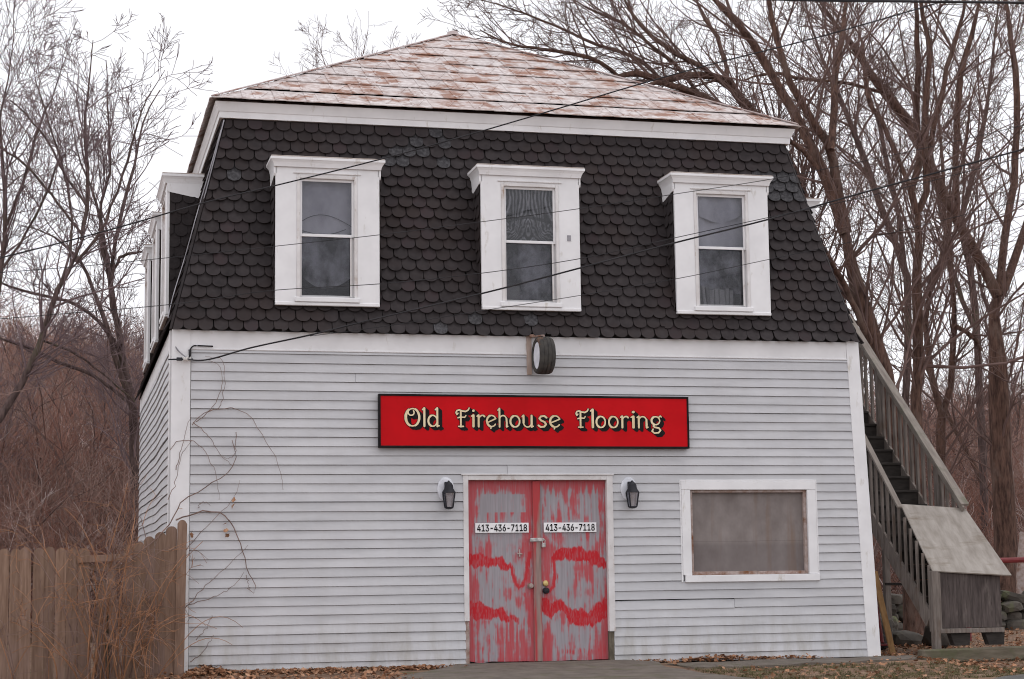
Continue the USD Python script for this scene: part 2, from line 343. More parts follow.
# boarded window panel: brown grey plywood with rust runs
usdkit.material(stage, '/World/Looks/window_board', {
    'g': ('geometry', {}), 'm': ('mapping', {'scale': (1.6, 1, 1.1)}), 'n': ('noise_texture', {'scale': 2.2, 'detail': 8.0, 'roughness': 0.65}),
    'r': ('rgb_ramp', {'ramp': [(0.3, (0.165, 0.138, 0.130)), (0.5, (0.215, 0.185, 0.176)), (0.7, (0.265, 0.232, 0.222))]}),
    'm2': ('mapping', {'scale': (5.0, 1, 0.35), 'location': (1.1, 0, 0.3)}), 'n2': ('noise_texture', {'scale': 1.0, 'detail': 6.0, 'roughness': 0.6}),
    'r2': ('map_range', {'from_min': 0.55, 'from_max': 0.75, 'clamp': True}), 'x': ('mix', {'color2': (0.19, 0.125, 0.09)}),
    's': ('separate_xyz', {}), 'zr': ('map_range', {'from_min': 1.66, 'from_max': 1.60, 'to_max': 0.35, 'clamp': True}), 'x2': ('mix', {'color2': (0.115, 0.098, 0.10)}),
    'p': ('principled_bsdf', {'roughness': 0.75, 'specular_ior_level': 0.25}), 'nb': ('noise_texture', {'scale': 14.0, 'detail': 5.0}), 'b': ('bump', {'strength': 0.2, 'distance': 0.01})},
    [('g.position', 'm.vector'), ('m.vector', 'n.vector'), ('n.fac', 'r.fac'), ('g.position', 'm2.vector'), ('m2.vector', 'n2.vector'), ('n2.fac', 'r2.value'),
     ('r2.result', 'x.fac'), ('r.color', 'x.color1'), ('g.position', 's.vector'), ('s.z', 'zr.value'), ('zr.result', 'x2.fac'), ('x.color', 'x2.color1'),
     ('x2.color', 'p.base_color'), ('m.vector', 'nb.vector'), ('nb.fac', 'b.height'), ('b.normal', 'p.normal')], surface='p.BSDF')
usdkit.material(stage, '/World/Looks/door_paint', {
    'a': ('attribute', {'attribute': 'paint'}), 'p': ('principled_bsdf', {'roughness': 0.62, 'specular_ior_level': 0.3}),
    'g': ('geometry', {}), 'm': ('mapping', {'scale': (30, 30, 2.0)}), 'n': ('noise_texture', {'scale': 1.0, 'detail': 5.0}), 'b': ('bump', {'strength': 0.25, 'distance': 0.006})},
    [('a.color', 'p.base_color'), ('g.position', 'm.vector'), ('m.vector', 'n.vector'), ('n.fac', 'b.height'), ('b.normal', 'p.normal')], surface='p.BSDF')
usdkit.material(stage, '/World/Looks/window_glass', {
    't': ('transparent_bsdf', {'color': (0.86, 0.86, 0.88)}), 'gl': ('glossy_bsdf', {'color': (0.95, 0.95, 0.97), 'roughness': 0.03}), 'f': ('fresnel', {'IOR': 1.45}),
    'g': ('geometry', {}), 'n': ('noise_texture', {'scale': 2.2, 'detail': 2.0}), 'b': ('bump', {'strength': 0.12, 'distance': 0.02}), 'm': ('mix_closure', {})},
    [('f.fac', 'm.fac'), ('t.BSDF', 'm.closure1'), ('gl.BSDF', 'm.closure2'), ('g.position', 'n.vector'), ('n.fac', 'b.height'), ('b.normal', 'gl.normal')], surface='m.closure')
usdkit.material(stage, '/World/Looks/insect_screen', {
    't': ('transparent_bsdf', {'color': (1, 1, 1)}), 'd': ('diffuse_bsdf', {'color': (0.035, 0.035, 0.038)}), 'm': ('mix_closure', {'fac': 0.15})},
    [('t.BSDF', 'm.closure1'), ('d.BSDF', 'm.closure2')], surface='m.closure')
usdkit.material(stage, '/World/Looks/lantern_glass', {
    't': ('transparent_bsdf', {'color': (0.85, 0.85, 0.87)}), 'gl': ('glossy_bsdf', {'color': (0.8, 0.8, 0.85), 'roughness': 0.25}), 'm': ('mix_closure', {'fac': 0.22})},
    [('t.BSDF', 'm.closure1'), ('gl.BSDF', 'm.closure2')], surface='m.closure')

# ================================================================== THE FIREHOUSE
C0, HALF = np.array([4.97, 5.02, 0.0]), 5.02
ZW, ZM, INS = 4.58, 7.76, 0.765                 # top of wall, top of mansard, inset of the mansard top
SL = math.hypot(ZM-ZW, INS)                     # slope length
house = thing('firehouse_building', 'two storey white sided building with dark slate mansard and rusty tin hip roof', 'building', (4.97, 5.02, 0))
FACES = {'front': ((-0.05, 0), (1, 0)), 'left': ((-0.05, 10.04), (0, -1)), 'right': ((9.99, 0), (0, 1)), 'back': ((9.99, 10.04), (-1, 0))}


def face_map(side):
    """Local facade coordinates (u along, y into the wall, z up) to the world."""
    (ox, oy), (ux, uy) = FACES[side]
    def f(m):
        m = merge(m); v = np.asarray(m.vertices)
        w = np.stack([ox + ux*v[:, 0] - uy*v[:, 1], oy + uy*v[:, 0] + ux*v[:, 1], v[:, 2]], 1)
        return trimesh.Trimesh(w, m.faces, process=False)
    return f


W = 2*HALF
DORM_U = [1.405, 4.33, 7.24]                    # left edge of each dormer face along its facade
DORM_W = 1.435
Z0D, Z1D = 4.985, 6.905                         # dormer face bottom and top (cornice above to 7.05)


def mans_y(z):
    return INS*(z-ZW)/(ZM-ZW)


# --- solid core with pockets for the dormer rooms
core = m3.Manifold.hull_points(np.array([(x, y, z) for x in (0.05, 9.89) for y in (0.10, 9.94) for z in (-0.3, ZW-0.005)], float))
frus = m3.Manifold.hull_points(np.array([(C0[0]+sx*h, C0[1]+sy*h, z) for h, z in ((HALF, ZW), (HALF-INS, ZM)) for sx in (-1, 1) for sy in (-1, 1)], float))
pockets = []
for side in FACES:
    fm = face_map(side)
    for u in DORM_U:
        b = fm(bx(u+0.06, u+DORM_W-0.06, -0.2, 1.0, Z0D+0.07, Z1D-0.03))
        pockets.append(m3.Manifold(m3.Mesh(np.asarray(b.vertices, np.float32), np.asarray(b.faces, np.uint32))))
cut = m3.Manifold.batch_boolean([frus]+pockets, m3.OpType.Subtract)
part(house, 'wall_core', trimesh.Trimesh(core.to_mesh().vert_properties[:, :3], core.to_mesh().tri_verts, process=False), 'roof_underlay')
mansard = group_part(house, 'mansard_roof')
cm = cut.to_mesh()
part(mansard, 'roof_deck', trimesh.Trimesh(cm.vert_properties[:, :3], cm.tri_verts, process=False), 'dark_interior')

# --- clapboards
zc = lambda i: 0.09 + (32-i)*0.127


def right_edge(z):                               # the right end of the siding leans outward to the ground
    return 9.815 + (4.38-z)/4.38*0.155


def clapboard(u0, u1, z0, z1, seed, tl=0.0, tr=0.0, slant=False, n=7, bow=0.0):
    r = np.random.default_rng(abs(int(seed)))
    if slant is True:
        ub = lambda z: right_edge(z)
    t = np.linspace(0, 1, n)
    dz = r.normal(0, 0.0018, n).cumsum()*0.5 + tl*(1-t) + tr*t + bow*(np.sin(t*2.2*np.pi+0.6)*(1-t*0.4)+0.35*np.sin(t*17))
    dy = r.normal(0, 0.0012, n)
    V = []
    for k in range(n):
        for (y, z) in ((-0.027, z0), (0.004, z0+0.003), (0.000, z1+0.001), (-0.008, z1-0.009), (-0.012, z1-0.0095), (-0.027, z0+0.012)):
            u = u0 + (u1-u0)*t[k]
            if slant is True and k == n-1:
                u = ub(z)
            V.append((u, y+dy[k]-0.003, z+dz[k]))
    F, m = [], 6
    for k in range(n-1):
        for j in range(m):
            a, b = k*m+j, k*m+(j+1) % m
            F += [(a, b, b+m), (a, b+m, a+m)]
    for j in range(1, m-1):
        F += [(0, j+1, j), ((n-1)*m, (n-1)*m+j, (n-1)*m+j+1)]
    return trimesh.Trimesh(np.array(V), np.array(F), process=False)


front = group_part(house, 'front_wall')
fid = lambda m: merge(m)
for i in range(33, -2, -1):
    z0, z1 = zc(i), zc(i)+0.127
    if i == 33: z0 = -0.02; z1 = zc(32)
    if i == -1: z1 = 4.335
    cuts = [(0.21, None)]
    if z0 < 2.59: cuts = [(0.21, 3.985), (6.125, None)]
    if 1.12 < z1 and z0 < 2.45: cuts = [(0.21, 3.985 if z0 < 2.59 else None)] + ([(6.125, 7.175)] if z0 < 2.59 else []) + [(9.225, None)]
    if i == 27: cuts = [(0.21, 3.985), (6.125, 7.93), (7.935, None)]
    if i in (2, 7): cuts = [(0.21, 2.45 if i == 2 else 6.35), (2.455 if i == 2 else 6.355, None)]
    if i in (12,): cuts = [(0.21, 4.6), (4.605, None)]
    for q, (a, b) in enumerate(cuts):
        dl = -0.013 if (i == 27 and q == 1) else 0.0
        part(front, 'clapboard', clapboard(a, b if b else 9.9, z0, z1, 100*i+q, dl, dl, slant=(b is None)), 'vinyl_siding')
part(front, 'frieze_board', [bx(0.2, 9.81, -0.024, 0.02, 4.335, 4.585, 0.004), bx(0.2, 9.812, -0.034, 0.0, 4.318, 4.338, 0.004)], 'white_trim')


def corner_board(pts, y0, y1):
    return hexa([(x, y, z) for z, (xa, xb) in pts for y in (y0, y1) for x in (xa, xb)])


part(front, 'corner_board', [corner_board([(-0.05, (-0.052, 0.205)), (4.59, (-0.052, 0.200))], -0.03, 0.02)], 'white_trim')
part(front, 'corner_board', [corner_board([(-0.03, (9.968, 10.175)), (4.60, (9.806, 10.002))], -0.03, 0.03)], 'white_trim')
part(front, 'backing', [bx(0.0, 3.98, 0.006, 0.10, -0.25, 4.4), bx(6.13, 9.9, 0.006, 0.10, -0.25, 1.10), bx(6.13, 7.18, 0.006, 0.10, 1.10, 2.52), bx(9.22, 9.9, 0.006, 0.10, 1.10, 2.52), bx(3.98, 9.9, 0.006, 0.10, 2.63, 4.4)], 'roof_underlay')
# left and right walls
for side, loc in (('left', 'left_wall'), ('right', 'right_wall'), ('back', 'back_wall')):
    fm = face_map(side); g = group_part(house, loc)
    if side == 'left':
        for i in range(33, -2, -1):
            part(g, 'clapboard', fm(clapboard(0.02, W-0.145, zc(i) if i < 33 else -0.02, zc(i)+0.127, 7000+i, n=22, bow=0.022)), 'vinyl_siding')
        part(g, 'corner_board', fm(bx(W-0.15, W-0.0525, -0.03, 0.015, -0.05, 4.585, 0.004)), 'white_trim')
        part(g, 'frieze_board', fm(bx(0.0, W-0.15, -0.024, 0.02, 4.335, 4.585, 0.004)), 'white_trim')
        part(g, 'backing', fm(bx(0.0, W-0.02, 0.008, 0.1, -0.25, 4.57)), 'roof_underlay')
    else:
        lean = []
        for i in range(33, -2, -1):
            m = clapboard(0.02, W-0.02, zc(i) if i < 33 else -0.02, zc(i)+0.127, 8000+i, n=5)
            if side == 'right':
                v = np.asarray(m.vertices); v[:, 1] -= 0.155*(4.38-v[:, 2])/4.38
                m = trimesh.Trimesh(v, m.faces, process=False)
            lean.append(m)
        part(g, 'siding', fm(lean), 'vinyl_siding', kind='stuff')
        part(g, 'frieze_board', fm(bx(0.02, W-0.05, -0.024, 0.02, 4.345, 4.585, 0.004)), 'white_trim')
        if side == 'right':
            part(g, 'corner_board', fm(hexa([(x, y-0.155*(4.38-z)/4.38, z) for z in (-0.03, 4.58) for y in (-0.02, 0.02) for x in (0.032, 0.16)])), 'white_trim')

# --- fish-scale slates
def fish_outline(w, L, seed=0):
    a = np.linspace(np.pi, 2*np.pi, 11)
    rr = w/2
    pts = [(rr*np.sign(np.cos(t))*abs(np.cos(t))**0.95, rr*0.78 + rr*0.78*np.sin(t)) for t in a]
    return [(-rr, L)] + pts + [(rr, L)]


def lay_slates(poly, width, expo, to3d, seed, x0=0.0, rows=None, skirt=0.0):
    """Fish-scale slates over a polygon of the slope plane (u, s). to3d(u, s, off) -> world. Returns [(mesh, u, s)]."""
    r = np.random.default_rng(abs(int(seed))); out = []
    umin, smin, umax, smax = poly.bounds
    n = int(math.ceil((smax-smin)/expo))
    prep = shapely.prepared.prep(poly)
    for j in range(n+1):
        s0 = smin + j*expo - skirt
        k0 = int((umin-x0)/width)-1
        ph = 0.5*width*(j % 2) + r.normal(0, 0.006)
        for k in range(k0, int((umax-x0)/width)+2):
            uc = x0 + k*width + ph + r.normal(0, 0.0025)
            L = expo*1.9
            o = Polygon(fish_outline(width-0.010+r.normal(0, 0.001), L))
            worn_ = r.random()
            o = affinity.rotate(o, r.normal(0, 0.9) if worn_ > 0.05 else r.normal(0, 4.0), origin=(0, L))
            if worn_ > 0.965: o = o.difference(sbox(-1, -1, r.uniform(-0.06, 0.02), r.uniform(0.012, 0.035)))
            if o.geom_type != 'Polygon': o = max(o.geoms, key=lambda g: g.area)
            o = affinity.translate(o, uc, s0 + r.normal(0, 0.0040) - (0.018 if 0.04 < worn_ < 0.065 else 0.0))
            if not prep.intersects(o): continue
            if not prep.contains(o):
                o = o.intersection(poly)
                if o.geom_type != 'Polygon':
                    gs = [g for g in getattr(o, 'geoms', []) if g.geom_type == 'Polygon']
                    if not gs: continue
                    o = max(gs, key=lambda g: g.area)
                if o.area < 0.002: continue
            c = np.array(o.exterior.coords)[:-1]
            if not o.exterior.is_ccw: c = c[::-1]
            ctr = np.array(o.centroid.coords[0]); m = len(c)
            lift = 0.058 + abs(r.normal(0, 0.005)); th = 0.015
            def off(p): return 0.004 + lift*(1-np.clip((p[:, 1]-s0)/L, 0, 1))
            P = np.vstack([c, ctr]); lo = to3d(P[:, 0], P[:, 1], off(P)); hi = to3d(P[:, 0], P[:, 1], off(P)+th)
            V = np.vstack([lo, hi]); F = []
            for a in range(m):
                b = (a+1) % m
                F += [(m, b, a), (m+1+m, m+1+a, m+1+b), (a, b, m+1+b), (a, m+1+b, m+1+a)]
            out.append((trimesh.Trimesh(V, np.array(F), process=False), uc, s0))
    return out


shown = []
for side in FACES:
    fm = face_map(side)
    poly = Polygon([(0.0, -0.02), (W, -0.02), (W-INS-0.005, SL-0.03), (INS+0.005, SL-0.03)])
    for u in DORM_U:
        poly = poly.difference(sbox(u-0.004, (Z0D-ZW-0.01)/(ZM-ZW)*SL, u+DORM_W+0.004, (7.03-ZW)/(ZM-ZW)*SL))
    cs, sn = (ZM-ZW)/SL, INS/SL
    def to3d(u, s, o, cs=cs, sn=sn, fm=fm):
        fl = np.where(s < 0.16, (0.16-s)*0.25, 0.0)          # the lowest course kicks out over the wall
        v = np.stack([u, s*sn - o*cs - fl, ZW + s*cs + o*sn], 1)
        return np.asarray(fm(trimesh.Trimesh(v, np.zeros((0, 3), int), process=False)).vertices)
    ms = lay_slates(poly, 0.2035, 0.1625, to3d, 5 + len(side), x0=0.05)
    if side == 'front':
        d = [dist(m.vertices.mean(0)) for m, _, _ in ms]
        order = np.argsort(d); pick = set(order[:300].tolist())
        rest = []
        for k, (m, u, s) in enumerate(ms):
            if k in pick:
                mat = 'slate'
                h = (math.sin(u*91.7+s*47.3)*4371.3) % 1
                if h < 0.012: mat = 'slate_pale'
                elif h < 0.13: mat = 'slate_reddish'
                part(mansard, 'slate', m, mat)
            else:
                rest.append((m, u, s))
        worn = [m for m, u, s in rest if (u > 8.7 and 2.1 < s < 2.65) or (3.05 < u < 4.2 and s > 2.55 and (math.sin(u*91.7+s*47.3)*437.3) % 1 < 0.25)]
        red = [m for m, u, s in rest if not any(m is x for x in worn) and (math.sin(u*91.7+s*47.3)*4371.3) % 1 < 0.10]
        plain = [m for m, u, s in rest if not any(m is x for x in worn) and not any(m is x for x in red)]
        part(mansard, 'slate_field', plain, 'slate', kind='stuff')
        part(mansard, 'slate_field', red, 'slate_reddish', kind='stuff')
        part(mansard, 'slate_field', worn, 'slate_pale', kind='stuff')
    else:
        part(mansard, 'slate_field', [m for m, _, _ in ms], 'slate', kind='stuff')
# hip flashing strips on the four mansard corners
for sx in (-1, 1):
    for sy in (-1, 1):
        a = np.array([C0[0]+sx*(HALF+0.015), C0[1]+sy*(HALF+0.015), ZW+0.01]); b = np.array([C0[0]+sx*(HALF-INS+0.02), C0[1]+sy*(HALF-INS+0.02), ZM-0.01])
        part(mansard, 'hip_strip', bar(a, b, 0.05, 0.03, up=(sx, sy, 0.3)), 'slate')

# --- eave fascia (frieze, step and crown) on each side
fas = group_part(house, 'eave_fascia')
for side in FACES:
    fm = face_map(side)
    prof = [(0.80, 7.742), (0.672, 7.742), (0.668, 7.83), (0.655, 7.836), (0.642, 7.87), (0.620, 7.925), (0.606, 7.965), (0.80, 7.965)]
    n = len(prof)
    V = [(i, i, z) for i, z in prof] + [(W-i, i, z) for i, z in prof]
    F = []
    for j in range(n):
        k = (j+1) % n
        F += [(j, k, n+k), (j, n+k, n+j)]
    part(fas, 'fascia_board', fm(trimesh.Trimesh(np.array(V, float), np.array(F), process=False)), 'white_trim')

# --- tin tiles of the hip roof
roof = group_part(house, 'hip_roof')
EI, EZ = 0.585, 7.985
APEX = np.array([4.97, 5.02, 10.49]); RUN, RISE = HALF-EI, APEX[2]-EZ
RS = math.hypot(RUN, RISE)
dv = [(C0[0]+sx*(RUN-0.05), C0[1]+sy*(RUN-0.05), EZ-0.005) for sx in (-1, 1) for sy in (-1, 1)] + [tuple(APEX-[0, 0, 0.03])]
part(roof, 'roof_deck', hull(dv+[(x, y, z-0.015) for x, y, z in dv[:4]]), 'tile_edge_dark')
rt = np.random.default_rng(4)
NC = 9
for side in FACES:
    fm = face_map(side); rest = []
    cs, sn = RUN/RS, RISE/RS
    tri = Polygon([(EI-0.02, -0.05), (W-EI+0.02, -0.05), (W/2, RS)])
    e = RS/NC
    for j in range(NC):
        s0 = j*e - (0.05 if j == 0 else 0)
        tw = 0.46; ph = rt.uniform(0, tw)
        k = -1
        while EI-0.5+k*tw < W:
            ua = EI-0.5+ph+k*tw; k += 1
            o = sbox(ua+0.0012, s0+0.002, ua+tw-0.0012, s0+e+0.03).intersection(tri)
            if o.is_empty or o.area < 0.004 or o.geom_type != 'Polygon': continue
            c = np.array(o.exterior.coords)[:-1]
            if not o.exterior.is_ccw: c = c[::-1]
            jit = rt.normal(0, 0.0016); tiltu = rt.normal(0, 0.003)
            def up3(P, extra):
                off = 0.012 + 0.022*(1-np.clip((P[:, 1]-s0)/(e+0.03), 0, 1)) + extra + jit + tiltu*(P[:, 0]-ua)/tw
                v = np.stack([P[:, 0], EI + P[:, 1]*cs - off*sn, EZ + P[:, 1]*sn + off*cs], 1)
                return v
            # a tile: slab, plus a raised rib at its right edge and an embossed fold across
            m = len(c); ctr = np.array(o.centroid.coords[0]); P = np.vstack([c, ctr])
            V = np.vstack([up3(P, 0), up3(P, 0.012)]); F = []
            for a in range(m):
                b = (a+1) % m
                F += [(m, b, a), (2*m+1, m+1+a, m+1+b), (a, b, m+1+b), (a, m+1+b, m+1+a)]
            mesh = [trimesh.Trimesh(V, np.array(F), process=False)]
            for (qa, qb, rw) in (((ua+0.03, s0+0.02), (ua+0.03, s0+e-0.01), 0.022), ((ua+tw*0.40, s0+0.05), (ua+tw*0.40, s0+e-0.03), 0.012), ((ua+tw*0.55, s0+0.10), (ua+tw*0.86, s0+e-0.10), 0.012)):
                if rt.random() < 0.35: continue
                ln = LineString([qa, qb]).buffer(rw, cap_style=2).intersection(o)
                if ln.is_empty or ln.geom_type != 'Polygon' or ln.area < 0.002: continue
                cc = np.array(ln.exterior.coords)[:-1]
                if not ln.exterior.is_ccw: cc = cc[::-1]
                q = len(cc); V = np.vstack([up3(cc, 0.010), up3(cc, 0.021)])
                F = [(q, q+a, q+a+1) for a in range(1, q-1)]
                for a in range(q):
                    b = (a+1) % q; F += [(a, b, q+b), (a, q+b, q+a)]
                mesh.append(trimesh.Trimesh(V, np.array(F), process=False))
            mesh = fm(mesh)
            mat = 'rusty_tin_' + rt.choice(['light', 'medium', 'rusty'], p=[0.5, 0.32, 0.18])
            if side in ('front', 'left'):
                part(roof, 'roof_tile', mesh, mat)
            else:
                rest.append(mesh)
    if rest:
        part(roof, 'tile_field', rest, 'rusty_tin_medium', kind='stuff')
for sx in (-1, 1):
    for sy in (-1, 1):
        a = np.array([C0[0]+sx*(RUN+0.01), C0[1]+sy*(RUN+0.01), EZ+0.05]); b = APEX+[0, 0, 0.045]
        part(roof, 'hip_cap', bar(a, b, 0.10, 0.022, bevel=0.008), 'hip_metal')
part(roof, 'roof_cap', lathe([(0, -0.03), (0.13, -0.03), (0.09, 0.04), (0.0, 0.075)], 8, center=APEX+[0, 0, 0.03]), 'hip_metal')

# --- dormers
def build_dormer(side, u, name='dormer', wide_side=0.0, label=None):
    fm = face_map(side); g = group_part(house, name, label)
    a, b = u, u+DORM_W
    wa, wb = a+0.285, b-0.30                                  # window opening
    zb, zt = 5.075, 6.80
    y0 = 0.0
    pt = lambda nm, mesh, mat, **k: part(g, nm, fm(mesh), mat, **k)
    # side cheeks: triangles from the face back to the mansard slope
    for (x0, x1, s) in ((a, a+0.05, -1), (b-0.05, b, 1)):
        pr = [(0.02, Z0D), (mans_y(Z0D)+0.15, Z0D), (mans_y(7.0)+0.1, 7.0), (0.02, 7.0)]
        pt('cheek', hull([(x, y, z) for x in (x0, x1) for y, z in pr]), 'roof_underlay')
        if side in ('front', 'left'):
            xe = x0 if s < 0 else x1
            pl = Polygon([(0.024, Z0D+0.01), (mans_y(Z0D)+0.02, Z0D+0.01), (mans_y(6.78)+0.02, 6.78), (0.024, 6.78)])
            t3 = lambda p, q, o, xe=xe, s=s: np.asarray(fm(trimesh.Trimesh(np.stack([xe+s*o*0.55, p, q], 1), np.zeros((0, 3), int), process=False)).vertices)
            ms = lay_slates(pl, 0.19, 0.1625, t3, int(u*100)+s, x0=0.1)
            part(g, 'cheek_slates', [m for m, _, _ in ms], 'slate', kind='stuff')
    # white face: casing boards
    pt('casing', bx(a-0.012, wa, -0.02, 0.03, Z0D, Z1D, 0.004), 'white_trim')
    pt('casing', bx(wb, b+0.012, -0.02, 0.03, Z0D, Z1D, 0.004), 'white_trim')
    pt('head_board', bx(wa, wb, -0.018, 0.03, zt, Z1D, 0.003), 'white_trim')
    pt('head_drip', bx(wa-0.05, wb+0.05, -0.034, -0.018, zt+0.018, zt+0.034, 0.003), 'aged_trim')
    pt('sill', [bx(a-0.012, b+0.012, -0.035, 0.03, Z0D-0.028, Z0D+0.02, 0.008), bx(wa-0.03, wb+0.03, -0.05, 0.02, Z0D+0.022, zb, 0.008)], 'white_trim')
    # jamb trim just around the sashes
    for (x0, x1) in ((wa, wa+0.045), (wb-0.045, wb)):
        pt('jamb', bx(x0, x1, -0.028, 0.10, zb, zt, 0.004), 'aged_trim')
    pt('jamb', bx(wa+0.045, wb-0.045, -0.026, 0.10, zt-0.045, zt, 0.004), 'aged_trim')
    zm = 5.955
    sw = 0.032
    for nm, (z0, z1), yy in (('upper_sash', (zm-0.02, zt-0.045), 0.012), ('lower_sash', (zb, zm+0.02), 0.048)):
        x0, x1 = wa+0.045, wb-0.045
        pt(nm, [bx(x0, x0+sw, yy, yy+0.03, z0, z1, 0.003), bx(x1-sw, x1, yy, yy+0.03, z0, z1, 0.003), bx(x0+sw, x1-sw, yy+0.001, yy+0.031, z0, z0+0.04, 0.003), bx(x0+sw, x1-sw, yy+0.001, yy+0.031, z1-0.035, z1, 0.003)], 'white_trim')
        pt('pane', bx(x0+sw-0.004, x1-sw+0.004, yy+0.012, yy+0.017, z0+0.037, z1-0.032), 'window_glass')
    pt('screen', hexa([(x, y, z) for z in (zb+0.02, zm-0.022) for y in (0.022, 0.0235) for x in (wa+0.075, wb-0.075)]), 'insect_screen')
    pt('screen_frame', bx(wb-0.10, wb-0.076, 0.012, 0.03, zb+0.02, zm-0.02, 0.002), 'aged_trim')
    pt('screen_frame', bx(wa+0.05, wa+0.072, 0.012, 0.03, zb+0.02, zm-0.02, 0.002), 'aged_trim')
    # frieze return and crown cornice running back to the mansard on both sides
    for (x0, x1) in ((a-0.035, a+0.0), (b, b+0.035)):
        zq = 6.72
        pr = [(-0.02, Z1D+0.005), (-0.02, zq+0.09), (0.0, zq+0.06), (mans_y(zq)+0.05, zq-0.05), (mans_y(6.95)+0.05, Z1D+0.005)]
        pt('frieze_return', hull([(x, y, z) for x in (x0, x1) for y, z in pr]), 'white_trim')
    prof = [(0.0, Z1D), (0.035, Z1D), (0.042, Z1D+0.03), (0.055, Z1D+0.06), (0.078, Z1D+0.092), (0.086, Z1D+0.097), (0.086, Z1D+0.132), (0.0, Z1D+0.134)]
    n = len(prof); yb = 0.62
    V = []
    for (o, z) in prof: V.append((a-o, yb, z))
    for (o, z) in prof: V.append((a-o, -0.01-o, z))
    for (o, z) in prof: V.append((b+o, -0.01-o, z))
    for (o, z) in prof: V.append((b+o, yb, z))
    F = []
    for k in range(3):
        for j in range(n-1):
            p, q = k*n+j, k*n+j+1
            F += [(p, q, q+n), (p, q+n, p+n)]
    pt('cornice', trimesh.Trimesh(np.array(V, float), np.array(F), process=False), 'white_trim')
    pt('cornice_roof', bx(a-0.080, b+0.080, -0.090, 0.62, Z1D+0.1355, Z1D+0.149, 0.004), 'weathered_cornice_top')
    return fm, wa, wb, zb, zt, zm


built = {}
for side in ('front', 'left', 'right', 'back'):
    for q, u in enumerate(DORM_U):
        built[side, q] = build_dormer(side, u)

_m = at(569, 238, -0.022)
part(house + '/dormer_001', 'small_plate', bx(_m[0]-0.028, _m[0]+0.028, -0.026, -0.0195, _m[2]-0.045, _m[2]+0.04, 0.001), 'cable_grey')

# --- double door
DX0, DX1, DZ0, DZ1 = 4.035, 6.055, 0.02, 2.545
dw = group_part(house, 'door_frame')
part(dw, 'side_casing', hexa([(x, y, z) for z in (0.60, 2.612) for y in (-0.036, 0.12) for x in (3.965, 4.036)]), 'aged_trim')
part(dw, 'side_casing', hexa([(x, y, z) for z in (0.42, 2.612) for y in (-0.036, 0.12) for x in (6.052, 6.14)]), 'aged_trim')
part(dw, 'casing_foot', bx(3.975, 4.037, -0.02, 0.12, -0.03, 0.596, 0.006), 'worn_frame', label='peeling lower end of the left door casing')
part(dw, 'casing_foot', bx(6.05, 6.125, -0.012, 0.12, -0.03, 0.416, 0.006), 'rotten_wood', label='rotten bare lower end of the right door casing')
part(dw, 'head_casing', [bx(4.037, 6.051, -0.034, 0.12, 2.546, 2.611, 0.004), bx(3.94, 6.16, -0.05, 0.0, 2.613, 2.632, 0.004)], 'aged_trim')
part(dw, 'threshold', bx(4.03, 6.06, -0.03, 0.2, -0.06, 0.022, 0.008), 'rotten_wood')
RED, GREY, PINK = np.array([0.47, 0.010, 0.018]), np.array([0.295, 0.272, 0.292]), np.array([0.38, 0.125, 0.14])


